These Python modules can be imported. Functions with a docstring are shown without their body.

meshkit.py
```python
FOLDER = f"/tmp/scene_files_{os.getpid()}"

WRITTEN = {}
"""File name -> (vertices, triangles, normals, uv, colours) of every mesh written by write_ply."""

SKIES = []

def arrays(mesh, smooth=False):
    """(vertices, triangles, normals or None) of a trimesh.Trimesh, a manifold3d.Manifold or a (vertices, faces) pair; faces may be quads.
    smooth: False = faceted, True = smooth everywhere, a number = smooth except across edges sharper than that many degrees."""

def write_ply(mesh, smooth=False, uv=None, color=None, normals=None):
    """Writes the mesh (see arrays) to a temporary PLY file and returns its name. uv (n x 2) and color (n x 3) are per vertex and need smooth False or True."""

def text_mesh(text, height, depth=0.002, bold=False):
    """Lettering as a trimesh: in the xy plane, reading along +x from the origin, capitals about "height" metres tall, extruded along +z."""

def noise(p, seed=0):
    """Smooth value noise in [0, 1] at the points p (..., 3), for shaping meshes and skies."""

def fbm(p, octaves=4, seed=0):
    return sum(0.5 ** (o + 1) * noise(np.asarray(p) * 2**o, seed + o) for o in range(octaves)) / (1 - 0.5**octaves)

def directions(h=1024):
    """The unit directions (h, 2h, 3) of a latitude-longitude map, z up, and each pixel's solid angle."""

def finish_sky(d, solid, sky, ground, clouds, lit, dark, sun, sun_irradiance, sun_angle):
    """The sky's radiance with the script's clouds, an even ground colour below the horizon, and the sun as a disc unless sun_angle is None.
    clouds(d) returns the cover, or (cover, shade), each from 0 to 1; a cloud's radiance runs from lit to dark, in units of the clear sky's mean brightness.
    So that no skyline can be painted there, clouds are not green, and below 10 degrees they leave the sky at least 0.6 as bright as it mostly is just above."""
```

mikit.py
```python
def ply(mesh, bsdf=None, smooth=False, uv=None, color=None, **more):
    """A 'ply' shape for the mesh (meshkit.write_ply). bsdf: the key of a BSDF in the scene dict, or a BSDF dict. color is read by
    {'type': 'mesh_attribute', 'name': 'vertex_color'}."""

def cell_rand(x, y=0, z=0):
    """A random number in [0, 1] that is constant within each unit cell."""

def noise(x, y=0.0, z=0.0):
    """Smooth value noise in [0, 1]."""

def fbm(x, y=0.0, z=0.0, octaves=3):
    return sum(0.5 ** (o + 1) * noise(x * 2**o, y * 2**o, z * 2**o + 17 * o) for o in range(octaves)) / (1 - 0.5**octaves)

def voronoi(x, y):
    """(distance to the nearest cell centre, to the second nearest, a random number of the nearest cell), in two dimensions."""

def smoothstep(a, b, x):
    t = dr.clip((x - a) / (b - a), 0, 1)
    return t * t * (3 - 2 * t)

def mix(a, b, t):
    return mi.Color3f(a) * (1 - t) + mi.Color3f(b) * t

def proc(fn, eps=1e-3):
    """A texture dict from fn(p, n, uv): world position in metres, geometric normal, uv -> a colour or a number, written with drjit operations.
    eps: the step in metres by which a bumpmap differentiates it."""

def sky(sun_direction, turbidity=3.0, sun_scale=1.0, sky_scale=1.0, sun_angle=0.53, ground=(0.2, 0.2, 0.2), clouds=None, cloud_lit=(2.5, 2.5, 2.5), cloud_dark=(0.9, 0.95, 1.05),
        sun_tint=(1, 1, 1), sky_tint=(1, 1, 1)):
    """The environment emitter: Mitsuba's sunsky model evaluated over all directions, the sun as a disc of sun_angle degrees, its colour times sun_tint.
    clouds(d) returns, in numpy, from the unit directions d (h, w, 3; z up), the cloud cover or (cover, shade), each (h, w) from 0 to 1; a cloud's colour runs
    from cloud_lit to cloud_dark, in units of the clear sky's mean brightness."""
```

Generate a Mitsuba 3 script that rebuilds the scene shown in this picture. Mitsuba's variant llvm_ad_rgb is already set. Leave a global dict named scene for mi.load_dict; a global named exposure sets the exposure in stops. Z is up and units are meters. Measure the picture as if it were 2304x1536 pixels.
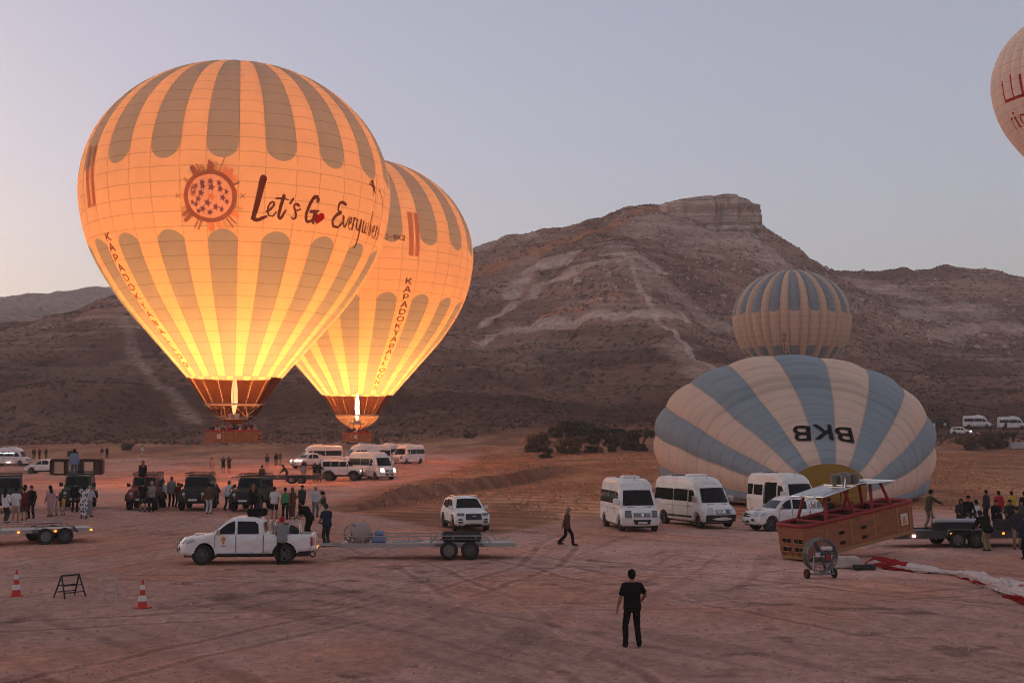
import math, random
import numpy as np, trimesh, manifold3d as m3, shapely
import shapely.geometry as sg
from shapely import affinity
import drjit as dr, mitsuba as mi
import mikit, meshkit
from scipy.interpolate import RBFInterpolator, PchipInterpolator
from mikit import noise, fbm, smoothstep, mix

T = mi.ScalarTransform4f
scene, labels = {}, {}
rng = random.Random(7)
nrng = np.random.default_rng(7)

# ------------------------------------------------------------------ camera, sky, exposure
FOC, HC = 2880.0, 4.8                       # focal length in photo pixels, eye height
PITCH = math.atan(220 / FOC)
CP, SP = math.cos(PITCH), math.sin(PITCH)
scene['camera'] = {'type': 'perspective', 'fov': 2 * math.degrees(math.atan(1152 / FOC)), 'fov_axis': 'x', 'near_clip': 0.5, 'far_clip': 9000.0,
                   'to_world': T().look_at(origin=[0, 0, HC], target=[0, CP, HC + SP], up=[0, 0, 1])}
VEIL = 4.130
_az, _el = math.radians(59), math.radians(6.3)
SUN = [-math.sin(_az) * math.cos(_el), math.cos(_az) * math.cos(_el), math.sin(_el)]     # low at the left, behind the hills
# a clear dawn sky under an even veil of thin high cloud
scene['sky'] = mikit.sky(SUN, turbidity=4.6, sun_scale=0.0, sky_scale=1.0, sky_tint=(1.03, 1.105, 2.10), ground=(0.2, 0.15, 0.13),
                         clouds=lambda d: 0.5, cloud_lit=(VEIL * 0.172, VEIL * 0.132, 0.0))
exposure = 3.25


def U(px, py, d):
    """The point that the photograph shows at a pixel, at d metres ahead."""
    a, b = (px - 1152) / FOC, -(py - 768) / FOC
    v = np.array([a, CP - b * SP, SP + b * CP])
    return np.array([0, 0, HC]) + v * (d / v[1])


# ------------------------------------------------------------------ naming and placing
def free(key):
    if key not in used:
        used.add(key)
        return key
    n = 1
    while f'{key}_{n:03d}' in used:
        n += 1
    used.add(f'{key}_{n:03d}')
    return f'{key}_{n:03d}'


used = set()


def thing(name, label, cat, group=None, kind=None):
    k = free(name)
    labels[k] = {'label': label}
    if cat:
        labels[k]['category'] = cat
    if group:
        labels[k]['group'] = group
    if kind:
        labels[k]['kind'] = kind
    return k


def put(key, mesh, bsdf, smooth=35, uv=None, tw=None, **more):
    d = mikit.ply(mesh, bsdf, smooth=smooth, uv=uv, **more)
    if tw is not None:
        d['to_world'] = tw
    scene[key] = d
    used.add(key)
    return key


def part(holder, name, mesh, bsdf, smooth=35, uv=None, tw=None, **more):
    return put(free(holder + '__' + name), mesh, bsdf, smooth, uv, tw, **more)


class Proto:
    """The parts of one kind of thing, built once; place() adds a thing of that kind."""

    def __init__(self):
        self.parts, self.names = [], set()

    def add(self, name, mesh, bsdf, smooth=35, **more):
        n, k = name, 1
        while n in self.names:
            n, k = f'{name}_{k:03d}', k + 1
        self.names.add(n)
        self.parts.append((n, mikit.ply(mesh, bsdf, smooth=smooth, **more)))
        return n

    def place(self, name, tw, label, cat, group=None, mats=None, drop=()):
        k = thing(name, label, cat, group)
        for n, d in self.parts:
            if n.split('__')[0].rsplit('_0', 1)[0] in drop:
                continue
            e = {**d, 'to_world': tw}
            b = e.get('bsdf', {}).get('id')
            if mats and b in mats:
                e['bsdf'] = {'type': 'ref', 'id': mats[b]}
            scene[k + '__' + n] = e
            used.add(k + '__' + n)
        return k


def at(x, y, z, rz=0.0, s=1.0, rx=0.0, ry=0.0):
    t = T().translate([float(x), float(y), float(z)]).rotate([0, 0, 1], float(rz))
    if rx:
        t = t @ T().rotate([1, 0, 0], float(rx))
    if ry:
        t = t @ T().rotate([0, 1, 0], float(ry))
    if s != 1.0:
        t = t @ T().scale(float(s))
    return t


# ------------------------------------------------------------------ mesh helpers
def tm(man):
    m = man.to_mesh()
    return trimesh.Trimesh(np.array(m.vert_properties[:, :3]), np.array(m.tri_verts), process=False)


def cat(*ms):
    out = []
    for m in ms:
        out += m if isinstance(m, (list, tuple)) else [m]
    return trimesh.util.concatenate(out)


def box(x0, x1, y0, y1, z0, z1, b=0.0):
    """A box, its edges chamfered by b."""
    if b <= 0:
        m = trimesh.creation.box((x1 - x0, y1 - y0, z1 - z0))
        m.apply_translation(((x0 + x1) / 2, (y0 + y1) / 2, (z0 + z1) / 2))
        return m
    pts = []
    for sx in (0, 1):
        for sy in (0, 1):
            for sz in (0, 1):
                x, y, z = (x0, x1)[sx], (y0, y1)[sy], (z0, z1)[sz]
                ix, iy, iz = x + (b, -b)[sx], y + (b, -b)[sy], z + (b, -b)[sz]
                pts += [(x, iy, iz), (ix, y, iz), (ix, iy, z)]
    return trimesh.Trimesh(pts, process=False).convex_hull


def tube(pts, r, sides=6, closed=False):
    p = np.asarray(pts, float)
    n = len(p)
    r = np.broadcast_to(np.asarray(r, float), (n,))
    t = np.gradient(p, axis=0) if not closed else np.roll(p, -1, 0) - np.roll(p, 1, 0)
    t /= np.linalg.norm(t, axis=1, keepdims=True) + 1e-12
    ref = np.array([0, 0, 1.0]) if abs(t[:, 2]).mean() < 0.8 else np.array([1.0, 0, 0])
    a = np.cross(t, ref)
    a /= np.linalg.norm(a, axis=1, keepdims=True) + 1e-12
    b = np.cross(t, a)
    ang = np.arange(sides) * 2 * np.pi / sides
    v = (p[:, None] + r[:, None, None] * (np.cos(ang)[None, :, None] * a[:, None] + np.sin(ang)[None, :, None] * b[:, None])).reshape(-1, 3)
    f = []
    for i in range(n if closed else n - 1):
        j = (i + 1) % n
        for k in range(sides):
            k2 = (k + 1) % sides
            f += [(i * sides + k, j * sides + k, j * sides + k2), (i * sides + k, j * sides + k2, i * sides + k2)]
    if not closed:
        for k in range(1, sides - 1):
            f.append((0, k, k + 1))
            e = (n - 1) * sides
            f.append((e, e + k + 1, e + k))
    m = trimesh.Trimesh(v, f, process=False)
    m.invert()
    return m


def bar(a, b, w, h=None):
    """A square bar from a to b."""
    a, b = np.asarray(a, float), np.asarray(b, float)
    return tube([a, b], [w / math.sqrt(2)] * 2, 4) if h is None else tube([a, b], [w / math.sqrt(2)] * 2, 4)


def grid(P, closed_u=False):
    """A mesh over the (n, m, 3) points P."""
    n, m = P.shape[:2]
    idx = np.arange(n * m).reshape(n, m)
    if closed_u:
        idx = np.hstack([idx, idx[:, :1]])
    a, b, c, d = idx[:-1, :-1], idx[1:, :-1], idx[1:, 1:], idx[:-1, 1:]
    f = np.stack([a, b, c, a, c, d], -1).reshape(-1, 3)
    return trimesh.Trimesh(P.reshape(-1, 3), f, process=False)


def lathe(rz, n=24):
    """A surface of revolution about z of (radius, z) points."""
    rz = np.asarray(rz, float)
    a = np.arange(n) * 2 * np.pi / n
    P = np.stack([rz[:, :1] * np.cos(a), rz[:, :1] * np.sin(a), np.broadcast_to(rz[:, 1:], (len(rz), n))], -1)
    m = grid(P, True)
    m.invert()
    return m


def extrude(poly, h):
    return cat([trimesh.creation.extrude_polygon(g, h, engine='earcut') for g in getattr(poly, 'geoms', [poly])])


def hull(pairs, seg=10):
    """The hull of spheres (x, y, z, r)."""
    return m3.Manifold.batch_hull([m3.Manifold.sphere(p[3], seg).translate(tuple(map(float, p[:3]))) for p in pairs])


def smoothed(mans, length, it=8):
    m = m3.Manifold.batch_boolean(mans, m3.OpType.Add) if len(mans) > 1 else mans[0]
    m = tm(m.refine_to_length(length))
    m.merge_vertices()
    trimesh.smoothing.filter_taubin(m, iterations=it)
    return m


# ------------------------------------------------------------------ materials
def rgb(*c):
    return {'type': 'rgb', 'value': list(c)}


def mat(key, c, rough=0.7, spec=0.3, **more):
    scene[key] = {'type': 'twosided', 'b': {'type': 'principled', 'base_color': c if isinstance(c, dict) else rgb(*c), 'roughness': rough, 'specular': spec, **more}}
    return key


def matte(key, c):
    scene[key] = {'type': 'twosided', 'b': {'type': 'diffuse', 'reflectance': c if isinstance(c, dict) else rgb(*c)}}
    return key


def cloth(key, c, trans=0.9, rough=0.8):
    scene[key] = {'type': 'principledthin', 'base_color': c if isinstance(c, dict) else rgb(*c), 'roughness': rough, 'diff_trans': trans, 'spec_trans': 0.0, 'eta': 1.2}
    return key


def lamp(rad, weight=0.1):
    return {'type': 'area', 'radiance': rgb(*rad), 'sampling_weight': weight}
# ------------------------------------------------------------------ the lie of the land
def zc(py, d):
    return HC - (py - 988) / FOC * d


CTRL = []                                   # (x, y, z) heights at landmarks, and of unseen ground added below
for px, py, d in [
        (600, 1139, 82), (60, 1165, 70), (900, 1125, 92), (1045, 1193, 67), (1000, 1150, 81), (1000, 1098, 101), (1250, 1062, 128), (1150, 1120, 92),
        (750, 1085, 122), (400, 1080, 126), (830, 1078, 126), (930, 1040, 176), (700, 1048, 163), (100, 1071, 152), (40, 1037, 200), (330, 1030, 205),
        (1400, 1195, 66), (1560, 1190, 67), (1750, 1192, 68), (2000, 1195, 66), (2250, 1190, 66), (1500, 1100, 106), (1650, 1130, 92), (1900, 1120, 96),
        (2150, 1110, 100), (2250, 1050, 150), (1400, 1040, 165), (1250, 1045, 150), (2200, 1018, 215), (1600, 1020, 200), (2000, 1020, 205),
        (1330, 990, 228), (1330, 948, 262), (1150, 985, 240), (900, 985, 250), (600, 992, 245), (250, 1000, 235), (50, 1005, 230),
        (2100, 997, 236), (2250, 985, 244), (2080, 956, 285), (2200, 955, 288), (2300, 955, 288), (2400, 955, 288), (2060, 945, 305), (2250, 943, 310),
        # left hill
        (-250, 752, 430), (-100, 738, 425), (-40, 732, 422), (0, 726, 420), (60, 718, 424), (120, 704, 430), (180, 684, 438), (240, 662, 450), (0, 735, 470), (120, 725, 480), (-100, 745, 470), (330, 615, 470), (470, 575, 495), (640, 560, 520), (820, 565, 540), (960, 565, 550),
        (-100, 880, 320), (100, 850, 330), (300, 850, 335), (470, 760, 385), (320, 700, 410), (100, 790, 365), (500, 905, 300), (700, 900, 305), (50, 920, 285), (300, 930, 280), (80, 870, 290), (700, 760, 390),
        (850, 880, 320), (850, 740, 400), (650, 660, 450),
        # the saddle and the long back of the table hill
        (1063, 548, 575), (1140, 518, 580), (1230, 512, 585), (1370, 474, 585), (1480, 455, 585), (1580, 462, 600), (1690, 470, 600),
        (1100, 640, 500), (1030, 690, 470), (1250, 560, 520), (1180, 700, 455), (1020, 790, 400), (1100, 760, 430), (1000, 900, 305), (1180, 870, 340),
        # the spur that comes towards the field
        (1485, 478, 548), (1400, 540, 495), (1390, 575, 470), (1430, 625, 448), (1475, 710, 412), (1540, 765, 386), (1615, 840, 350), (1690, 905, 310), (1760, 940, 285),
        (1300, 850, 348), (1400, 850, 346), (1450, 920, 300), (1320, 760, 405), (1250, 650, 470), (1500, 860, 338),
        # below the cliff and the right flank
        (1600, 520, 540), (1700, 546, 538), (1728, 556, 541), (1740, 566, 548), (1650, 536, 536), (1640, 640, 500), (1640, 740, 452), (1720, 700, 470), (1700, 820, 392), (1840, 620, 545), (1850, 760, 450), (1900, 860, 370), (1980, 910, 315),
        # right ridge
        (1830, 598, 640), (1950, 596, 680), (2080, 606, 700), (2180, 625, 710), (2300, 650, 715), (2450, 665, 720), (2000, 700, 560), (1960, 650, 620), (2150, 690, 600), (2250, 740, 545), (2120, 790, 480), (2250, 840, 420), (2050, 830, 430), (2150, 890, 350), (2280, 900, 340), (2420, 760, 540), (2420, 900, 345),
        # behind everything
        (0, 679, 960), (60, 674, 960), (110, 662, 960), (170, 656, 960), (240, 637, 960), (400, 640, 980), (-200, 700, 960)]:
    CTRL.append((*U(px, py, d)[:2], zc(py, d)))
for x in range(-60, 61, 20):
    for y in (-40, -10, 10, 25, 40, 52):
        CTRL.append((x * (1 + y / 80), y, 0))
for x, y, z in [(-200, 620, 44), (-60, 660, 70), (60, 800, 60), (230, 760, 70), (-340, 560, 50), (450, 800, 60), (-420, 300, 46), (-520, 150, 48), (420, 300, 25), (-500, 900, 90), (0, 1200, 60), (400, 1200, 50), (-400, 1300, 60),  # unseen hill far left raised to block horizon glow in window reflections
                (-200, 0, 2), (200, 0, 1), (-250, 150, 6), (250, 150, 4), (0, -250, 1), (-250, -250, 3), (250, -250, 2), (-110, 120, .8), (110, 120, 2)]:
    CTRL.append((x, y, z))
CTRL = np.array(CTRL)
_rbf = RBFInterpolator(CTRL[:, :2] / 100, CTRL[:, 2], kernel='thin_plate_spline', smoothing=0.002, neighbors=None)


def tz(x, y):
    """The height of the ground."""
    x, y = np.broadcast_arrays(np.asarray(x, float), np.asarray(y, float))
    p = np.stack([x.ravel(), y.ravel()], -1)
    out = np.empty(len(p))
    for i in range(0, len(p), 40000):
        out[i:i + 40000] = _rbf(p[i:i + 40000] / 100)
    d = np.hypot(p[:, 0], p[:, 1])
    far = np.clip((d - 1000) / 400, 0, 1)
    out = out * (1 - far) + 40 * far * np.clip((p[:, 1] + 200) / 600, 0, 1)
    hilly = np.clip((d - 235) / 130, 0, 1)
    P = np.stack([p[:, 0], p[:, 1], 0 * d], -1)
    # runnels that follow the slope, ledges and lumps
    rid = 1 - 2 * np.abs(meshkit.fbm(P / [34, 60, 1], 3, 3) - 0.5)
    out += hilly * (7.0 * (meshkit.fbm(P / 60, 4, 1) - 0.5) - 3.2 * rid ** 3 + 1.6 * (meshkit.fbm(P / 9, 3, 2) - 0.5))
    # gullies that run down from the summits
    for cx, cy, sp in ((95, 585, 240), (-70, 500, 200), (235, 735, 200)):
        th, rr = np.arctan2(p[:, 0] - cx, cy - p[:, 1]), np.hypot(p[:, 0] - cx, p[:, 1] - cy)
        g = np.abs(meshkit.fbm(np.stack([th * 9 + 0.9 * meshkit.noise(P / 45, 13), rr / 150, 0 * rr + cx], -1), 3, 14) - 0.5)
        g2 = np.abs(meshkit.fbm(np.stack([th * 26 + 0.9 * meshkit.noise(P / 20, 15), rr / 70, 0 * rr + cx], -1), 2, 16) - 0.5)
        wt = hilly * np.exp(-(rr / sp) ** 2) * np.clip((rr - 55) / 90, 0, 1)
        out += wt * (12 * (g - 0.12) + 4.0 * (g2 - 0.13))
    led = out / 7.5
    out += hilly * 0.9 * np.sin(2 * np.pi * led) * meshkit.noise(P / 40, 9)
    mid = np.clip((d - 95) / 60, 0, 1)
    out += mid * (1 - hilly) * 0.9 * (meshkit.fbm(P / 14, 4, 4) - 0.5)
    # the low bank at the edge of the driven ground, with a ditch before it
    yb = np.interp(p[:, 0], [-10.2, -8.1, -5.2, -1.9, 1.5, 4.4], [84, 93.1, 98.4, 107.2, 117.3, 129.6])
    on = np.clip((p[:, 0] + 11.5) / 3, 0, 1) * np.clip((6.5 - p[:, 0]) / 3, 0, 1) * (.6 + .8 * meshkit.noise(P / 5, 18))
    out += on * (0.60 * np.exp(-((p[:, 1] - yb - 2.5) / 2.6) ** 2) - 0.55 * np.exp(-((p[:, 1] - yb + 2.0) / 2.2) ** 2))
    near = np.clip(1 - d / 200, 0, 1)
    out += near * (0.15 * (meshkit.fbm(P / 3.0, 3, 5) - 0.5) + 0.075 * (meshkit.fbm(P / 0.55, 3, 6) - 0.5))
    return out.reshape(x.shape)


def ground(px, py, lo=12.0, hi=900.0):
    """Where the sight line through a photograph's pixel meets the ground."""
    ds = np.geomspace(lo, hi, 900)
    q = np.stack([U(px, py, d) for d in ds])
    h = q[:, 2] - tz(q[:, 0], q[:, 1])
    if not (h < 0).any():                   # it passes over the crest: the nearest ground below it
        return q[int(np.argmin(h[ds > 240])) + int((ds <= 240).sum())]
    k = int(np.argmax(h < 0))
    if k == 0:
        return q[k]
    t = h[k - 1] / (h[k - 1] - h[k] + 1e-9)
    return q[k - 1] * (1 - t) + q[k] * t


def stand(px, py):
    x, y, _ = ground(px, py)
    return x, y, float(tz(x, y))


def stand_d(px, d):
    x, y, _ = U(px, 988, d)
    return x, y, float(tz(x, y))


az = np.radians(np.concatenate([np.linspace(-180, -31, 40), np.linspace(-29, -23.5, 40), np.linspace(-23.2, 23.2, 620), np.linspace(23.5, 29, 40), np.linspace(31, 180, 40)[:-1]]))
rad = np.concatenate([np.linspace(0.5, 22, 16), np.geomspace(22.5, 70, 190), np.geomspace(70.5, 232, 210), np.linspace(233, 730, 420), np.geomspace(735, 1600, 60)])
A, R = np.meshgrid(az, rad)
X, Y = R * np.sin(A), R * np.cos(A)
Z = tz(X, Y)
gm = grid(np.stack([X, Y, Z], -1), True)
if gm.face_normals[len(gm.faces) // 2][2] < 0:
    gm.invert()

# --- where the pale, bare tuff shows: crests, paths and ledges, as lines in the plane
LINES = {}
for name, w, pts in [
        ('path', 1.05, [(1400, 565), (1428, 615), (1445, 660), (1475, 712), (1540, 772), (1612, 840), (1690, 905)]),
        ('crest', 9, [(1390, 555), (1440, 600), (1470, 640)]),
        ('crest', 7, [(1455, 620), (1500, 655), (1560, 690), (1640, 735)]),
        ('crest', 5, [(1500, 770), (1540, 800), (1570, 840)]),
        ('ledge', 2.8, [(1085, 775), (1140, 748), (1220, 728), (1310, 716), (1400, 712), (1540, 712)]),
        ('ledge', 2.8, [(1095, 722), (1150, 690), (1220, 640), (1300, 605), (1400, 585), (1480, 606)]),
        ('ledge', 4, [(1150, 660), (1200, 600), (1290, 575)]),
        ('talus', 14, [(1440, 520), (1490, 498), (1560, 520), (1640, 535), (1715, 552), (1760, 600)]),
        ('talus', 9, [(1070, 556), (1130, 532), (1190, 530)]),
        ('scar', 2.5, [(275, 720), (300, 790), (335, 840), (400, 900), (440, 950)]),
        ('bowl', 16, [(1920, 640), (1990, 650), (2040, 665)]),
        ('bowl', 12, [(2050, 705), (2130, 690), (2200, 705)]),
        ('bowl', 10, [(2110, 760), (2190, 730), (2290, 735)])]:
    LINES.setdefault(name, []).append((w, np.array([ground(*p, lo=240)[:2] for p in pts])))


TYRES = [np.array(t, float) for t in (
    [(-11, 22), (-7, 30), (-2.5, 39), (1, 49), (2.5, 62)], [(3, 22), (1, 30), (-.5, 38), (-4, 50), (-9, 64)], [(-15, 33), (-6, 36), (4, 37.5), (15, 41), (28, 49)],
    [(12, 25), (9, 33), (4, 43), (-3, 58)], [(21, 32), (12, 39), (2, 50), (-4, 63)], [(-17, 46), (-9, 44.5), (0, 45), (9, 48), (17, 57)])]
BANK = np.array([ground(px, py)[:2] for px, py in [(800, 1142), (900, 1122), (1000, 1106), (1100, 1092), (1190, 1078), (1250, 1060), (1215, 1046)]])
RUST = [(w, np.array([ground(*p, lo=240)[:2] for p in pts])) for w, pts in [(9, [(1070, 612), (1180, 575), (1260, 548), (1340, 520), (1410, 488), (1460, 468)]), (4, [(1220, 712), (1300, 698), (1390, 672)])]]


def dist_line(x, y, pts):
    best = mi.Float(1e9)
    for a, b in zip(pts[:-1], pts[1:]):
        ex, ey = float(b[0] - a[0]), float(b[1] - a[1])
        t = dr.clip(((x - float(a[0])) * ex + (y - float(a[1])) * ey) / (ex * ex + ey * ey + 1e-6), 0, 1)
        best = dr.minimum(best, dr.sqrt(dr.square(x - float(a[0]) - t * ex) + dr.square(y - float(a[1]) - t * ey)))
    return best


# the edge of the driven gravel: grass lies beyond GY(x) and to the right of GX(y)
gpts = np.array([ground(px, py)[:2] for px, py in [(760, 1152), (880, 1172), (1000, 1196), (1120, 1205), (1250, 1172), (1330, 1160), (1480, 1168), (1650, 1160), (1850, 1150), (2100, 1150), (2300, 1140)]])
rpts = np.array([ground(px, py)[:2] for px, py in [(735, 1152), (800, 1118), (900, 1090), (1000, 1066), (1055, 1045), (1070, 1030)]])


def lin(v, xs, ys):
    out = mi.Float(float(ys[0]))
    for k in range(len(xs) - 1):
        t = dr.clip((v - float(xs[k])) / float(xs[k + 1] - xs[k] + 1e-6), 0, 1)
        out = out + t * float(ys[k + 1] - ys[k])
    return out


def ground_color(p, n, uv):
    x, y, z = p.x, p.y, p.z
    wob = fbm(x / 6, y / 6, 3.0, 4) - 0.5
    big = fbm(x / 11, y / 17, 0.0, 4)
    fine = fbm(x / 0.35, y / 0.5, 5.0, 4)
    grit = noise(x / 0.06, y / 0.09, 2.0)
    # driven gravel: pale where it is worn, dark streaks where tyres and damp have marked it
    dirt = mix((0.56, 0.325, 0.275), (0.43, 0.245, 0.205), smoothstep(0.3, 0.7, big))
    dirt = dirt * (0.78 + 0.30 * fine + 0.16 * grit)
    tr = x * 0.80 + y * 0.60 + 1.2 * fbm(x / 9, y / 9, 9.0, 3)
    trk = smoothstep(0.62, 0.86, noise(tr / 0.42, (y - x) / 14, 4.0)) * smoothstep(0.45, 0.62, fbm(x / 13, y / 13, 7.0, 3))
    tr2 = x * 0.96 - y * 0.28 + 1.0 * fbm(x / 8, y / 8, 11.0, 3)
    trk2 = smoothstep(0.64, 0.86, noise(tr2 / 0.38, (y + x) / 16, 6.0)) * smoothstep(0.48, 0.62, fbm(x / 15, y / 15, 17.0, 3))
    dirt = dirt * (1 - 0.20 * trk - 0.18 * trk2)
    for pts in TYRES:
        dt = dr.abs(dist_line(x, y, pts) + 0.5 * (fbm(x / 4, y / 4, 51.0, 3) - 0.5) - 0.82)
        on = smoothstep(0.20, 0.06, dt) * smoothstep(0.30, 0.55, fbm(x / 5, y / 5, 53.0, 3))
        dirt = dirt * (1 - 0.26 * on * (0.6 + 0.8 * noise(x / 0.12, y / 0.12, 5.0))) * (1 + 0.12 * smoothstep(0.10, 0.0, dr.abs(dt - 0.26)))
    clod = smoothstep(0.60, 0.78, fbm(x / 1.1, y / 1.0, 21.0, 5)) * smoothstep(0.46, 0.62, fbm(x / 8, y / 8, 23.0, 3))
    dirt = dirt * (1 - 0.42 * clod) * (0.80 + 0.40 * fbm(x / 2.2, y / 2.2, 27.0, 4)) * (0.86 + 0.28 * noise(x / 0.16, y / 0.2, 12.0))
    dirt = mix(dirt, dirt * mi.Color3f(1.04, 0.89, 0.80), smoothstep(0.42, 0.66, fbm(x / 6, y / 7, 29.0, 4)))
    # dry grass: straw with darker, redder patches and the sweeps of a harrow
    sw = dr.sqrt(dr.square(x + 14) * 0.5 + dr.square(y - 62))
    harrow = 0.5 + 0.5 * dr.sin(sw * 2.6 + 3 * fbm(x / 8, y / 8, 2.0, 3))
    grass = mix((0.50, 0.210, 0.128), (0.66, 0.33, 0.20), smoothstep(0.32, 0.68, fbm(x / 5, y / 9, 31.0, 4)))
    grass = grass * (0.68 + 0.42 * harrow * smoothstep(135, 85, y)) * (0.75 + 0.5 * fbm(x / 0.8, y / 1.6, 33.0, 3))
    dk = smoothstep(0.52, 0.66, fbm(x / 9, y / 12, 41.0, 4))
    grass = mix(grass, (0.20, 0.10, 0.075), 0.7 * dk)
    g1 = smoothstep(-2.2, 2.2, y - lin(x, gpts[:, 0], gpts[:, 1]) + 7 * wob)
    g2 = smoothstep(-1.6, 1.6, x - lin(y, rpts[:, 1], rpts[:, 0]) + 4 * wob)
    far = smoothstep(196, 214, y + 26 * wob)
    bank = smoothstep(4.5, 1.0, dist_line(x, y, BANK) + 3.0 * wob)
    flat = mix(dirt, grass, dr.maximum(g1 * g2, far * 0.85))
    flat = mix(flat, (0.17, 0.075, 0.052), 0.72 * bank * (0.5 + 0.8 * fbm(x / 1.1, y / 1.1, 8.0, 3)))
    # hill: scrub over brown earth, pale tuff on crests and ledges
    scrub = fbm(x / 2.6, y / 2.6, z / 2.0, 4)
    patch = fbm(x / 38, y / 38, z / 16, 4)
    earth = mix((0.400, 0.205, 0.155), (0.220, 0.108, 0.086), smoothstep(0.34, 0.62, patch))
    earth = mix(earth, (0.44, 0.26, 0.20), 0.45 * smoothstep(0.50, 0.64, fbm(x / 55, z / 7, y / 60, 4)))
    pale = mi.Float(0)
    for name, ls in LINES.items():
        for w, pts in ls:
            dd = dist_line(x, y, pts) + w * (0.7 if name == 'path' else 1.2) * (fbm(x / (w * 0.7), y / (w * 0.7), z / 3, 4) - 0.5)
            pale = dr.maximum(pale, smoothstep(w * 1.25, w * (0.6 if name in ('path', 'ledge') else 0.1), dd) * {'path': 1.0, 'scar': 0.35, 'ledge': 0.9, 'crest': 0.5}.get(name, 0.7))
    bands = 0.5 + 0.5 * dr.sin(z * 0.9 + 4 * fbm(x / 30, y / 30, 0.0, 3))
    tuff = mix((0.68, 0.47, 0.395), (0.52, 0.345, 0.285), bands)
    speck = fbm(x / 0.9, y / 0.9, z / 0.7 + 9, 3)
    strat = smoothstep(0.58, 0.80, noise(x / 26, y / 26, z / 1.2)) * smoothstep(0.44, 0.58, fbm(x / 48, y / 48, z / 20, 3)) * smoothstep(14, 40, z)
    pale = dr.minimum(1, pale * (0.42 + 1.15 * speck) + 0.42 * strat * (0.4 + speck))
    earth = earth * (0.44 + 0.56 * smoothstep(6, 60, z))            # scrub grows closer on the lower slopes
    earth = mix(earth, (0.46, 0.33, 0.29), 0.85 * smoothstep(760, 850, y))  # far ridge paled in its colour to look hazy
    rust = mi.Float(0)
    for w, pts in RUST:
        rust = dr.maximum(rust, smoothstep(w, 0.0, dist_line(x, y, pts) + w * 1.2 * (fbm(x / 6, y / 6, 3.0, 3) - 0.5)))
    earth = mix(earth, (0.48, 0.18, 0.09), 0.75 * rust)
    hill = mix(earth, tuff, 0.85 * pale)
    hill = hill * (0.50 + 0.65 * scrub + 0.35 * speck)
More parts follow.
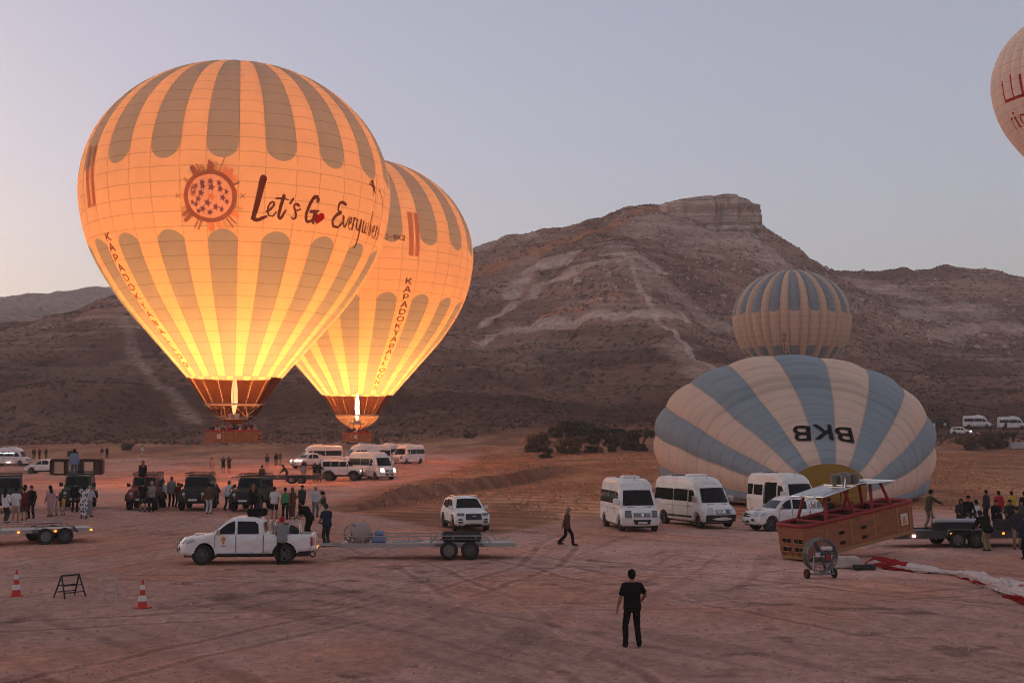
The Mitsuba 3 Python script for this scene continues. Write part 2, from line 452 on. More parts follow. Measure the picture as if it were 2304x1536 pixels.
    hill = mix(hill, (0.045, 0.028, 0.023), 0.7 * smoothstep(0.60, 0.70, fbm(x / 1.9, y / 1.9, z / 1.9 + 50, 3)) * (1 - 0.75 * pale))
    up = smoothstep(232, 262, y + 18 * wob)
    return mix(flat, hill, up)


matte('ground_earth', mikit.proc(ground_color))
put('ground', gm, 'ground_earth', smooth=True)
labels['ground'] = {'kind': 'structure', 'label': 'dusty gravel field, dry grass and the scrubby hills behind it'}

# ------------------------------------------------------------------ the cliff that caps the table hill
cp = []
for px, d in [(1478, 560), (1500, 551), (1530, 547), (1570, 546), (1620, 544), (1665, 543), (1700, 543), (1722, 545), (1727, 556), (1722, 590), (1700, 640), (1560, 640), (1470, 610)]:
    q = U(px, 700, d)
    cp.append((q[0], q[1]))
ring = sg.Polygon(cp).exterior
NR = 420
rp = np.array([ring.interpolate(t, normalized=True).coords[0] for t in np.linspace(0, 1, NR, endpoint=False)])
tang = np.roll(rp, -1, 0) - np.roll(rp, 1, 0)
nrm = np.stack([tang[:, 1], -tang[:, 0]], -1)
nrm /= np.linalg.norm(nrm, axis=1, keepdims=True)
if sg.Polygon(cp).exterior.is_ccw is False:
    nrm = -nrm
pxs = 1152 + rp[:, 0] / rp[:, 1] * FOC
sky_py = np.interp(pxs, [1440, 1480, 1500, 1540, 1590, 1640, 1668, 1690, 1700, 1722, 1727, 1735], [462, 452, 448, 440, 433, 430, 432, 440, 447, 458, 466, 480])
topz = zc(sky_py, np.clip(rp[:, 1], 540, 556)) + 0.0
botz = tz(rp[:, 0], rp[:, 1]) - 8
lv = np.linspace(0, 1, 46)
P = np.zeros((len(lv), NR, 3))
for i, t in enumerate(lv):
    z = botz + (topz - botz) * t
    q = np.stack([rp[:, 0], rp[:, 1], z], -1)
    strata = meshkit.noise(np.stack([rp[:, 0] / 90, rp[:, 1] / 90, z / 1.7], -1), 31) + 0.5 * meshkit.noise(np.stack([rp[:, 0] / 30, rp[:, 1] / 30, z / 0.7], -1), 32)
    crack = np.abs(meshkit.fbm(np.stack([rp[:, 0] / 7, rp[:, 1] / 7, z / 26], -1), 3, 33) - 0.5)
    o = 1.6 * (strata - 0.75) - 2.2 * np.clip(0.07 - crack, 0, 1) / 0.07 - 2.0 * t + 5.0 * (meshkit.fbm(q / [18, 18, 30], 3, 34) - 0.5)
    P[i, :, :2] = rp + nrm * o[:, None]
    P[i, :, 2] = z + (0.9 * (meshkit.noise(q / 4.0, 35) - 0.5) if i else 0)
cen = rp.mean(0)
caps = []
for s in (0.93, 0.75, 0.4, 0.02):
    c = P[-1].copy()
    c[:, :2] = cen + (c[:, :2] - cen) * s
    c[:, 2] += 0.6 * (1 - s)
    caps.append(c)
cm = grid(np.concatenate([P, np.stack(caps)]), True)
if cm.face_normals[np.argmax(cm.triangles_center[:, 2])][2] < 0:
    cm.invert()


def cliff_color(p, n, uv):
    b = noise(p.x / 60, p.y / 60, p.z / 1.5)
    b2 = noise(p.x / 25, p.y / 25, p.z / 0.6)
    c = mix((0.64, 0.46, 0.385), (0.43, 0.285, 0.235), smoothstep(0.3, 0.75, 0.6 * b + 0.4 * b2))
    st = smoothstep(0.55, 0.75, fbm(p.x / 3, p.y / 3, p.z / 22, 3))
    c = mix(c, (0.17, 0.11, 0.09), 0.55 * st)
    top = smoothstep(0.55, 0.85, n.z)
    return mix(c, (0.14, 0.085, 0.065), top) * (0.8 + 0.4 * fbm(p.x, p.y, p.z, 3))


matte('cliff_rock', mikit.proc(cliff_color))
put('cliff', cm, 'cliff_rock', smooth=25)
labels['cliff'] = {'kind': 'structure', 'label': 'banded rock cliff that caps the table hill'}
# ------------------------------------------------------------------ balloons
class Skin:
    """The surface of an envelope: angle phi (0 faces the camera) and arc length s (metres, from the mouth)."""

    def __init__(self, rz, R, edges, flute, embed=None):
        rz = np.asarray(rz, float) * R
        t = np.concatenate([[0], np.cumsum(np.linalg.norm(np.diff(rz, axis=0), axis=1))])
        fr, fz = PchipInterpolator(t, rz[:, 0]), PchipInterpolator(t, rz[:, 1])
        tt = np.linspace(0, t[-1], 400)
        r, z = fr(tt), fz(tt)
        s = np.concatenate([[0], np.cumsum(np.hypot(np.diff(r), np.diff(z)))])
        self.s, self.r, self.z, self.L = s, r, z, s[-1]
        self.edges, self.flute, self.embed = np.asarray(edges), flute, embed

    def at(self, phi, s, off=0.0):
        phi, s = np.broadcast_arrays(np.asarray(phi, float), np.asarray(s, float))
        r, z = np.interp(s, self.s, self.r), np.interp(s, self.s, self.z)
        dr_, dz_ = np.interp(s + .3, self.s, self.r) - np.interp(s - .3, self.s, self.r), np.interp(s + .3, self.s, self.z) - np.interp(s - .3, self.s, self.z)
        ln = np.hypot(dr_, dz_) + 1e-9
        nr, nz = dz_ / ln, -dr_ / ln
        w = np.mod(phi - self.edges[0], 2 * np.pi) + self.edges[0]
        k = np.clip(np.searchsorted(self.edges, w, 'right') - 1, 0, len(self.edges) - 2)
        u = (w - self.edges[k]) / (self.edges[k + 1] - self.edges[k])
        b = self.flute * r * 4 * u * (1 - u) + off
        rr, zz = r + nr * b, z + nz * b
        p = np.stack([rr * np.sin(phi), -rr * np.cos(phi), zz], -1)
        return self.embed(p) if self.embed else p

    def gore(self, k, nu=8, nv=72, s0=0.0, s1=None):
        a, b = self.edges[k], self.edges[k + 1]
        u = np.linspace(0, 1, nu + 1)
        v = np.linspace(s0, self.L if s1 is None else s1, nv + 1)
        phi, s = np.meshgrid(a + (b - a) * np.clip(u, 1e-6, 1 - 1e-6), v)
        P = self.at(phi, s)
        m = grid(P)
        r = np.interp(s, self.s, self.r)
        uv = np.stack([(phi - (a + b) / 2) * r, s], -1).reshape(-1, 2)
        n = m.face_normals[len(m.faces) // 2]
        c = m.triangles_center[len(m.faces) // 2]
        mid = self.at(np.array([a + np.pi]), np.array([self.L * .5]))[0]
        if np.dot(n, c - mid) < 0:
            m.invert()
        return m, uv

    def lay(self, tri2d, phi0, s0, off=0.03, edge=0.35, quarter=0, turn=0.0):
        """A flat mesh (vertices xy in metres, faces) laid on the envelope round (phi0, s0)."""
        v, f = tri2d
        v3 = np.column_stack([v, np.zeros(len(v))])
        v3, f = trimesh.remesh.subdivide_to_size(v3, f, edge, max_iter=12)
        v = v3[:, :2]
        if turn:
            c, s = math.cos(turn), math.sin(turn)
            v = v @ np.array([[c, s], [-s, c]])
        s = s0 + v[:, 1]
        phi = phi0 + v[:, 0] / np.maximum(np.interp(s, self.s, self.r), 0.5)
        m = trimesh.Trimesh(self.at(phi, s, off), f, process=False)
        return m


def flat(poly):
    """(vertices, faces) of a shapely shape."""
    vs, fs, k = [], [], 0
    for g in getattr(poly, 'geoms', [poly]):
        if g.is_empty or g.geom_type != 'Polygon':
            continue
        v, f = trimesh.creation.triangulate_polygon(g, engine='earcut')
        vs.append(v[:, :2])
        fs.append(f + k)
        k += len(v)
    return np.vstack(vs), np.vstack(fs)


def letters(text, h, bold=True):
    """(vertices, faces) of printed lettering, centred."""
    m = meshkit.text_mesh(text, h, 0.01, bold)
    keep = m.face_normals[:, 2] > 0.9
    m.update_faces(keep)
    m.remove_unreferenced_vertices()
    v = m.vertices[:, :2] - (m.bounds[0, :2] + m.bounds[1, :2]) / 2
    return v, m.faces


def join2(*ps):
    k, vs, fs = 0, [], []
    for v, f in ps:
        vs.append(v)
        fs.append(f + k)
        k += len(v)
    return np.vstack(vs), np.vstack(fs)


# Mouth to widest to crown, in units of the largest radius
PROF = [(.304, 0), (.44, .158), (.585, .325), (.70, .458), (.80, .60), (.885, .745), (.95, .905), (.985, 1.06), (1.0, 1.22)] + [(math.cos(a), 1.22 + .86 * math.sin(a)) for a in np.radians([10, 20, 30, 40, 50, 60, 70, 78, 85, 90])]
CREAM, SLATE = (0.80, 0.63, 0.44), (0.35, 0.40, 0.41)


def gore_edges(shift, wide=11.0, narrow=9.0):
    e, a = [], -180 + shift - wide / 2
    for k in range(18):
        e += [a, a + wide]
        a += wide + narrow
    e.append(a)
    return np.radians(e)


def seams(uv, c, pitch=1.32):
    v = uv.y / pitch
    line = smoothstep(0.042, 0.014, dr.abs(v - dr.floor(v + 0.5)))
    return c * (1 - 0.30 * line)


def striped(lo, top, hw, cream, slate, end):
    lo, top, hw, end = float(lo), float(top), float(hw), float(end)

    def fn(p, n, uv):
        u, v = uv.x, uv.y
        d_lo = dr.select(v < lo, -1.0, dr.sqrt(dr.square(u) + dr.square(v - lo)) - hw)
        d_up = dr.select((v > top) & (v < end), -1.0, dr.sqrt(dr.square(u) + dr.square(dr.minimum(v - top, end - v))) - hw)
        inside = smoothstep(0.03, -0.03, dr.minimum(d_lo, d_up))
        return seams(uv, mix(cream, slate, inside)) * (0.93 + 0.14 * fbm(u / 3, v / 3, p.x / 40, 3))
    return fn


def plain_gore(cream):
    def fn(p, n, uv):
        return seams(uv, mi.Color3f(cream)) * (0.93 + 0.14 * fbm(uv.x / 3, uv.y / 3, p.x / 40, 3))
    return fn


def mk_skin(R, shift, flute, prof=PROF):
    return Skin(prof, R, gore_edges(shift), flute)


PERSON_SPOTS = {}


def basket_mesh(L, W, H, rim=0.07):
    """Wicker tub with rounded corners, open at the top: outside and inside walls and a floor."""
    r = 0.28
    ring = []
    for cx, cy, a0 in ((L / 2 - r, W / 2 - r, 0), (-L / 2 + r, W / 2 - r, 90), (-L / 2 + r, -W / 2 + r, 180), (L / 2 - r, -W / 2 + r, 270)):
        for a in np.radians(np.linspace(a0, a0 + 90, 7)):
            ring.append((cx + r * math.cos(a), cy + r * math.sin(a)))
    ring = np.array(ring)
    return ring


def ring_loft(ring, zs, scales):
    P = np.stack([np.column_stack([ring * s, np.full(len(ring), z)]) for z, s in zip(zs, scales)])
    m = grid(P, True)
    return m


def wicker_fn(base, dark):
    def fn(p, n, uv):
        h = p.x * 0.72 + p.y * 0.69
        row = p.z / 0.028
        w = 0.5 + 0.5 * dr.sin(row * 6.283) * dr.cos(h / 0.075 * 3.1416 + 3.1416 * dr.floor(row))
        return mix(dark, base, 0.35 + 0.65 * w) * (0.75 + 0.5 * fbm(h / 0.4, p.z / 0.12, 1.0, 3))
    return fn


mat('wicker', mikit.proc(wicker_fn((0.30, 0.135, 0.062), (0.12, 0.05, 0.026))), 0.75, 0.2)
mat('red_leather', (0.26, 0.025, 0.022), 0.55)
mat('steel', (0.55, 0.53, 0.52), 0.32, 0.5, metallic=0.9)
mat('dark_metal', (0.06, 0.055, 0.055), 0.5)
cloth('nomex', (0.040, 0.017, 0.011), 0.3)
cloth('tape_dark', (0.55, 0.40, 0.27), 1.5)
cloth('scoop_cream', (0.5, 0.36, 0.25), 0.8)
cloth('print_dark', (0.20, 0.075, 0.065), 1.2)
cloth('print_red', (0.55, 0.03, 0.03), 0.9)
cloth('print_pink', (0.98, 0.86, 0.95), 2.0)
cloth('print_star', (0.30, 0.20, 0.34), 1.5)
cloth('print_brown', (0.48, 0.30, 0.28), 1.6)
cloth('print_orange', (0.90, 0.58, 0.48), 1.8)
cloth('print_olive', (0.66, 0.55, 0.36), 1.7)
matte('rope', (0.42, 0.33, 0.25))
matte('shade_black', (0.02, 0.018, 0.018))  # black put in for shade inside holes and doorway; also under the flames


def flame_mesh(h, r, seed, lean=0.0):
    t = np.linspace(0, 1, 22)
    rr = r * np.sin(np.pi * np.clip(t, 0.02, 0.985)) ** 0.55 * (1 - 0.35 * t)
    a = np.linspace(0, 2 * np.pi, 18, endpoint=False)
    tt, aa = np.meshgrid(t, a, indexing='ij')
    p = np.stack([np.cos(aa), np.sin(aa), tt * 3], -1)
    k = 0.72 + 0.56 * meshkit.fbm(p * 1.4 + seed, 3, seed)
    R2 = rr[:, None] * k
    P = np.stack([R2 * np.cos(aa) + lean * tt * h, R2 * np.sin(aa), tt * h], -1)
    m = grid(P, True)
    m.invert()
    return m


def upright_balloon(name, label, mouth, R, shift, flute, mats, basket=None, flame=None, group=None, skirt=True, prof=PROF, scoop=None, tilt=(0, 0)):
    """mats: (plain gore, striped gore). basket: (length, width, turn in degrees, drop below the mouth)."""
    k = thing(name, label, 'hot air balloon', group)
    tw = T().translate([float(c) for c in mouth]).rotate([0, 1, 0], tilt[0]).rotate([1, 0, 0], tilt[1])
    sk = mk_skin(R, shift, flute, prof)
    for g in range(36):
        m, uv = sk.gore(g)
        part(k, 'gore', m, mats[1] if g % 2 == 0 else mats[0], True, uv, tw)
    for g in range(36):
        s_ = np.linspace(.3, sk.L * .985, 46)
        part(k, 'load_tape', tube(sk.at(np.full(46, sk.edges[g]), s_, .01), .024, 3), 'tape_dark', 40, None, tw)
    rm = sk.r[0]
    if skirt:
        # the scoop: fabric round the back, open towards the camera, held by cables
        hh = 0.58 * rm
        a = np.radians(np.linspace(62, 298, 40))
        rows = []
        for t in np.linspace(0, 1, 9):
            rr = rm * (1 - 0.385 * t)
            rows.append(np.stack([rr * np.sin(a), -rr * np.cos(a), np.full_like(a, -hh * t)], -1))
        part(k, 'skirt', grid(np.stack(rows)), 'nomex', True, None, tw)
        r2 = rm * 0.615
        aa = np.linspace(0, 2 * np.pi, 48, endpoint=False)
        part(k, 'skirt_ring', tube(np.stack([r2 * np.sin(aa), -r2 * np.cos(aa), np.full_like(aa, -hh)], -1), 0.07, 6, True), 'rope', 40, None, tw)
        # lower bag of the scoop
        a = np.radians(np.linspace(75, 285, 32) if scoop != 'cream' else np.linspace(80, 280, 32))
        rows = []
        low = 0.42 * rm
        for t in np.linspace(0, 1, 10):
            rr = r2 * math.cos(t * 1.15) ** 0.8
            rows.append(np.stack([rr * np.sin(a), -rr * np.cos(a) * (1 - .2 * t), -hh - low * (0.25 + .75 * np.sin((a - a[0]) / (a[-1] - a[0]) * np.pi)) * np.sin(t * 1.4)], -1))
        part(k, 'scoop', grid(np.stack(rows)), 'scoop_cream' if scoop == 'cream' else 'nomex', True, None, tw)
    if basket:
        L, W, rz, drop = basket
        bw = tw @ T().translate([0, 0, -drop]).rotate([0, 0, 1], rz)
        ring = basket_mesh(L, W, 1.15)
        out = ring_loft(ring, np.linspace(-1.15, 0, 7), [.985, 1, 1.0, 1.0, 1.0, 1.0, 1.0])
        inn = ring_loft(ring, np.linspace(-1.1, 0, 3), [.95, .955, .955])
        inn.invert()
        flo = extrude(sg.Polygon(ring * .985), 0.06)
        flo.apply_translation((0, 0, -1.15))
        bm = cat(out, inn, flo)
        b = part(k, 'basket', bm, 'wicker', 30, None, bw)
        part(b, 'rim', tube(np.column_stack([ring * .985, np.zeros(len(ring))]), 0.07, 8, True), 'red_leather', 40, None, bw)
        for x in np.linspace(-L / 2 + L / 8, L / 2 - L / 8, 4):
            part(b, 'strap', cat(box(x - .05, x + .05, -W / 2 - .02, -W / 2 - .005, -1.12, -.05), box(x - .05, x + .05, W / 2 + .005, W / 2 + .02, -1.12, -.05)), 'hide', False, None, bw)
        for sx in (-1, 1):
            for yy in (-.25, .0, .25, .5):
                for zz in (-.5, -.8):
                    x = sx * L / 2 * 1.0
                    part(b, 'step_hole', box(x - .012, x + .012, yy - .17, yy - .03, zz - .06, zz + .06), 'shade_black', False, None, bw)  # black box stands for the shade in an opening
        part(b, 'badge', box(-L * .25, -L * .25 + .42, -W / 2 - .03, -W / 2 - .012, -.78, -.30), 'plate_white', False, None, bw)
        # burner frame on four padded poles
        fx, fy, fz = L * .22, W * .33, 1.15
        for sx in (-1, 1):
            for sy in (-1, 1):
                part(k, 'pole', tube([(sx * (fx + .25), sy * W * .45, -.05), (sx * fx, sy * fy, fz)], .05, 6), 'red_leather', 40, None, bw)
        fr = [(-fx, -fy, fz), (fx, -fy, fz), (fx, fy, fz), (-fx, fy, fz)]
        part(k, 'burner_frame', tube(fr, .04, 6, True), 'steel', 30, None, bw)
        for sx in (-1, 1):
            part(k, 'heat_shield', box(sx * fx * 1.15 - .55, sx * fx * 1.15 + .55, -fy * 1.1, fy * 1.1, fz + .03, fz + .06), 'steel', False, None, bw @ T().rotate([0, 1, 0], -sx * 7))
        for sx in (-.3, .3):
            for sy in (-.22, .22):
                bn = lathe([(0.001, fz + .02), (.16, fz + .05), (.19, fz + .5), (.12, fz + .52), (.001, fz + .45)], 14)
                bn.apply_translation((sx, sy, 0))
                part(k, 'burner', bn, 'steel', 40, None, bw)
        # load cables from the mouth to the corners of the frame
        q = np.radians(rz)
        for j in range(16):
            a = (j + .5) / 16 * 2 * np.pi
            top = np.array([rm * math.sin(a), -rm * math.cos(a), 0.05])
            r2 = rm * .615
            midp = np.array([r2 * math.sin(a), -r2 * math.cos(a), -.58 * rm])
            c = np.array([math.copysign(fx, math.sin(a + q)), math.copysign(fy, -math.cos(a + q)), 0])
            end = np.array([c[0] * math.cos(q) - c[1] * math.sin(q), c[0] * math.sin(q) + c[1] * math.cos(q), -drop + fz])
            part(k, 'cable', tube([top, midp, end], .022, 4), 'rope', False, None, tw)
        PERSON_SPOTS[k] = (bw, L, W)
        if flame:
            z0 = -drop + fz + .45
            low_rad, core_rad, w, ch = flame
            part(k, 'flame', T_apply(flame_mesh(-z0 + .4, .38, 3), (0, 0, z0)), 'shade_black', True, None, tw, emitter=lamp(low_rad, .5))
            part(k, 'flame_core', T_apply(flame_mesh(ch, w, 5), (0, 0, .8)), 'shade_black', True, None, tw, emitter=lamp(core_rad, 8.0))
    return k, sk, tw


def T_apply(m, v):
    m.apply_translation(v)
    return m


matte('hide', (0.34, 0.18, 0.09))
matte('plate_white', (0.55, 0.50, 0.45))


def mk_mats(key, R, shift, cream, slate, s_lo, s_top, trans):
    sk = mk_skin(R, shift, 0)
    hw = math.radians(5.5) * R * .96
    cloth(key + '_plain', mikit.proc(plain_gore(cream)), trans)
    cloth(key + '_striped', mikit.proc(striped(s_lo * R, s_top * R, hw, cream, slate, sk.L - .22 * R)), trans)
    return key + '_plain', key + '_striped'


# --- the first glowing balloon
D1 = 125.0
R1 = 342 * D1 / FOC
M1 = U(528, 850, D1)
glow = mk_mats('glow_cloth', R1, 7.0, CREAM, SLATE, 0.96, 1.56, 1.0)
B1, S1, TW1 = upright_balloon('hot_air_balloon', 'larger glowing cream balloon with grey stripes, brush lettering and a globe emblem', M1, R1, 7.0, 0.012, glow,
                              basket=(5.4, 1.7, -14, 5.15), flame=((0.16, 0.080, 0.030), (13.0, 4.3, 1.02), 1.15, 11.0), group=None)
D2 = 171.0
R2 = 257 * D2 / FOC
M2 = U(804, 889, D2)
B2, S2, TW2 = upright_balloon('hot_air_balloon', 'smaller glowing cream balloon with grey stripes, half hidden behind the larger lit balloon', M2, R2, 2.0, 0.012, glow,
                              basket=(3.9, 1.7, 40, 5.0), flame=((0.5, 0.35, 0.2), (13.8, 4.6, 1.08), 1.15, 11.0), scoop='cream')

# --- the brush lettering, drawn stroke by stroke (units: the height of a capital L is 1)
STROKES = [
    # L e t ' s
    ([(0.40, 1.42), (0.30, 1.0), (0.15, .35), (0.07, .08)], .17), ([(0.07, .08), (.25, .03), (.50, .12), (.62, .16)], .10),
    ([(.62, .34), (.80, .46), (.90, .60), (.84, .68), (.72, .60), (.66, .40), (.72, .22), (.86, .20), (1.0, .36)], .055),
    ([(1.30, .92), (1.18, .55), (1.12, .25), (1.20, .15), (1.34, .34), (1.40, .44)], .085), ([(.98, .80), (1.20, .82), (1.50, .80)], .05),
    ([(1.72, .86), (1.60, .70)], .06),
    ([(1.98, .66), (1.88, .70), (1.78, .60), (1.86, .46), (1.90, .30), (1.80, .18), (1.70, .24)], .065), ([(1.90, .48), (2.06, .54)], .04),
    # G
    ([(2.82, .92), (2.78, 1.04), (2.64, 1.02), (2.44, .72), (2.33, .36), (2.40, .16), (2.58, .22), (2.68, .44)], .10), ([(2.52, .52), (2.74, .56), (2.88, .58)], .08), ([(2.72, .55), (2.67, .15)], .08),
    # E
    ([(4.06, 1.00), (3.92, 1.04), (3.74, .94), (3.72, .76), (3.90, .68)], .085), ([(3.88, .68), (3.66, .56), (3.50, .34), (3.56, .16), (3.78, .16), (3.98, .34)], .09),
    # v e r y w h e r e
    ([(4.02, .58), (4.10, .22), (4.30, .62)], .06), ([(4.32, .36), (4.46, .50), (4.44, .60), (4.34, .50), (4.32, .26), (4.44, .18), (4.58, .34)], .05),
    ([(4.62, .62), (4.60, .2)], .06), ([(4.61, .44), (4.74, .62), (4.84, .56)], .05),
    ([(4.94, .60), (4.92, .32), (5.02, .24), (5.16, .62)], .055), ([(5.16, .62), (5.10, .1), (4.98, -.34), (4.88, -.40)], .06),
    ([(5.34, .60), (5.30, .24), (5.42, .22), (5.52, .56), (5.52, .24), (5.64, .22), (5.76, .62)], .055),
    ([(6.02, 1.02), (5.92, .2)], .065), ([(5.94, .38), (6.06, .56), (6.14, .50), (6.12, .2)], .055),
    ([(6.26, .36), (6.40, .50), (6.38, .60), (6.28, .50), (6.26, .26), (6.38, .18), (6.50, .32)], .05), ([(6.60, .62), (6.58, .2)], .055), ([(6.59, .44), (6.70, .60), (6.80, .56)], .05),
    ([(6.90, .36), (7.04, .50), (7.02, .60), (6.92, .50), (6.90, .26), (7.02, .18), (7.14, .32)], .05)]


def stroke(pts, w):
    p = np.array(pts, float)
    t = np.arange(len(p))
    q = PchipInterpolator(t, p)(np.linspace(0, len(p) - 1, 8 * len(p))) if len(p) > 2 else p
    parts = []
    n = len(q)
    for i in range(n - 1):
        w0 = w * (1.0 - .45 * i / n) / 2
        parts.append(sg.LineString([q[i], q[i + 1]]).buffer(w0, quad_segs=4))
    return shapely.union_all(parts)


XMAP = ([0, 2.33, 2.9, 3.5, 4.06, 7.14], [0, 4.9, 6.25, 7.75, 9.2, 16.0])
script = shapely.union_all([stroke([(np.interp(x, *XMAP), 2.62 * y) for x, y in p], w * 3.8) for p, w in STROKES])


def phi_s(sk, tw, px, py):
    """The spot of an upright envelope that faces the camera at a pixel."""
    m = np.array(tw.matrix)
    a, s = np.meshgrid(np.radians(np.linspace(-88, 88, 353)), np.linspace(0, sk.L * .97, 400))
    p = sk.at(a, s) @ m[:3, :3].T + m[:3, 3]
    v = p - [0, 0, HC]
    z = v[..., 1] * CP + v[..., 2] * SP
    qx, qy = 1152 + FOC * v[..., 0] / z, 768 - FOC * (-v[..., 1] * SP + v[..., 2] * CP) / z
    k = np.unravel_index(np.argmin((qx - px) ** 2 + (qy - py) ** 2), qx.shape)
    return float(a[k]), float(s[k])


ph, s0 = phi_s(S1, TW1, 566, 497)
v, f = flat(script)
part(B1, 'lettering', S1.lay((v, f), ph, s0, .05, turn=-.03), 'print_dark', True, None, TW1)
th = np.linspace(0, 2 * np.pi, 60)
heart = sg.Polygon(np.column_stack([16 * np.sin(th) ** 3, 13 * np.cos(th) - 5 * np.cos(2 * th) - 2 * np.cos(3 * th) - np.cos(4 * th)]) / 32)
ph, s0 = phi_s(S1, TW1, 714, 491)
part(B1, 'heart', S1.lay(flat(affinity.scale(heart, 1.25, 1.25, origin=(0, 0))), ph, s0, .05), 'print_red', True, None, TW1)
# globe emblem
ph, s0 = phi_s(S1, TW1, 472, 440)
g0 = 2.15
part(B1, 'emblem_disc', S1.lay(flat(sg.Point(0, 0).buffer(g0, 40)), ph, s0, .05), 'print_pink', True, None, TW1)
ringp = sg.Point(0, 0).buffer(g0 * 1.06, 40).difference(sg.Point(0, 0).buffer(g0 * .88, 40))
part(B1, 'emblem_ring', S1.lay(flat(ringp), ph, s0, .07), 'print_brown', True, None, TW1)


def star(x, y, r, sx=1.0, a=0.3):
    pts = [(x + sx * r * (1 if k % 2 == 0 else .45) * math.sin(a + k * math.pi / 5), y + r * (1 if k % 2 == 0 else .45) * math.cos(a + k * math.pi / 5)) for k in range(10)]
    return sg.Polygon(pts)


stars = []
for x, y in [(-.35, .62), (.02, .66), (.40, .58), (-.62, .45), (-.32, .44), (.06, .40), (.46, .32), (.72, .2), (-.40, .14), (-.52, -.12), (.56, -.06), (-.78, -.28), (-.62, -.36), (-.12, -.30), (.74, -.24), (.24, -.48), (-.34, -.56), (.50, -.58), (-.02, -.72), (-.52, -.66)]:
    stars.append(star(x * g0 * .9, y * g0 * .9, .42 * (1 - .4 * math.hypot(x, y) ** 2), 1 - .4 * abs(x)))
for k in range(18):
    a = k * 2 * math.pi / 18
    stars.append(sg.LineString([(-.66 * g0 + .12 * math.cos(a), .24 * g0 + .12 * math.sin(a)), (-.66 * g0 + .36 * math.cos(a) * .75, .24 * g0 + .52 * math.sin(a))]).buffer(.025))
part(B1, 'emblem_star', S1.lay(flat(shapely.union_all(stars)), ph, s0, .07), 'print_star', True, None, TW1)
part(B1, 'emblem_star', S1.lay(flat(star(.1, -.05, .42)), ph, s0, .07), 'print_orange', True, None, TW1)
er = random.Random(5)
sil = {'print_brown': [], 'print_olive': [], 'print_orange': []}


def ray(a, r0, r1, w):
    c, s = math.sin(a), math.cos(a)
    return sg.LineString([(r0 * c, r0 * s), (r1 * c, r1 * s)]).buffer(w, cap_style='flat')


for a, l, w, c in [(-.55, .75, .42, 'print_brown'), (-.40, .95, .1, 'print_brown'), (-.28, .55, .35, 'print_olive'), (-.02, 1.05, .2, 'print_brown'), (.02, .62, .5, 'print_brown'), (.20, .9, .22, 'print_olive'), (.36, 1.6, .08, 'print_brown'),
                   (.5, .7, .3, 'print_orange'), (.68, .8, .42, 'print_orange'), (.9, .62, .38, 'print_orange'), (1.1, .7, .16, 'print_brown'), (1.35, .4, .2, 'print_orange'), (1.95, .85, .2, 'print_olive'), (2.2, .72, .4, 'print_orange'),
                   (2.4, 1.15, .12, 'print_brown'), (2.52, 1.25, .12, 'print_brown'), (2.66, 1.15, .12, 'print_olive'), (2.86, .7, .3, 'print_orange'), (3.14, .8, .45, 'print_orange'), (3.5, 1.05, .12, 'print_brown'), (3.62, 1.0, .12, 'print_brown'),
                   (3.95, .95, .32, 'print_brown'), (4.12, .8, .3, 'print_brown'), (4.3, .7, .2, 'print_olive'), (4.75, .3, .3, 'print_orange'), (5.3, .55, .25, 'print_olive')]:
    w *= .62
    l *= .85
    sil[c].append(ray(a, g0 * 1.03, g0 * 1.03 + l, w))
    if w > .15:
        e = g0 * 1.03 + l
        sil[c].append(sg.Point(e * math.sin(a), e * math.cos(a)).buffer(w * .8, 6))
for x, y in ((-g0 * 1.32, .05), (g0 * 1.3, .08)):
    sil['print_brown'] += [sg.LineString([(x - .2, y - .2), (x + .2, y + .2)]).buffer(.04), sg.LineString([(x - .18, y + .2), (x + .14, y - .2)]).buffer(.04)]
for c, ps in sil.items():
    u_ = shapely.union_all(ps)
    for g_ in getattr(u_, 'geoms', [u_]):
        part(B1, 'emblem_piece', S1.lay(flat(g_), ph, s0, .06), c, True, None, TW1)
# little bird with its looping trail
ph, s0 = phi_s(S1, TW1, 838, 418)
bird = shapely.union_all([sg.Polygon([(-.9, .5), (.9, -.5), (1.1, -.25), (-.2, .75)]), sg.LineString([(.05, .9), (.35, -1.4)]).buffer(.14), sg.LineString([(-.9, .1), (.2, -.2), (1.2, -.9)]).buffer(.16)])
part(B1, 'bird', S1.lay(flat(affinity.scale(bird, .62, .62, origin=(0, 0))), ph, s0, .05), 'print_dark', True, None, TW1)
ph, s0 = phi_s(S1, TW1, 852, 428)
trail = sg.LineString([(0, 0), (1.6, -1.6), (2.0, -4.2), (1.2, -6.5)]).buffer(.06)
part(B1, 'trail', S1.lay(flat(trail), ph, s0, .05), 'print_dark', True, None, TW1)


def column(k, sk, tw, text, px, py, h, step, end_fade=None):
    """Capitals stacked down a gore, each upright."""
    ph, s0 = phi_s(sk, tw, px, py)
    mid = (sk.edges[:-1] + sk.edges[1:]) / 2
    odd = [m for j, m in enumerate(mid) if j % 2 == 1]
    ph = min(odd, key=lambda m: abs(m - ph))
    for i, c in enumerate(text):
        s = s0 - i * step
        if s < .6 or c == ' ':
            continue
        q = 0.40 + 0.60 * min(1, np.interp(s, sk.s, sk.r) / 12.5)
        v, f = letters(c, h * (.35 + .65 * q))
        part(k, 'letter', sk.lay((v * [1.45 * q / (.35 + .65 * q), 1], f), ph, s, .05), 'print_dark', True, None, tw)


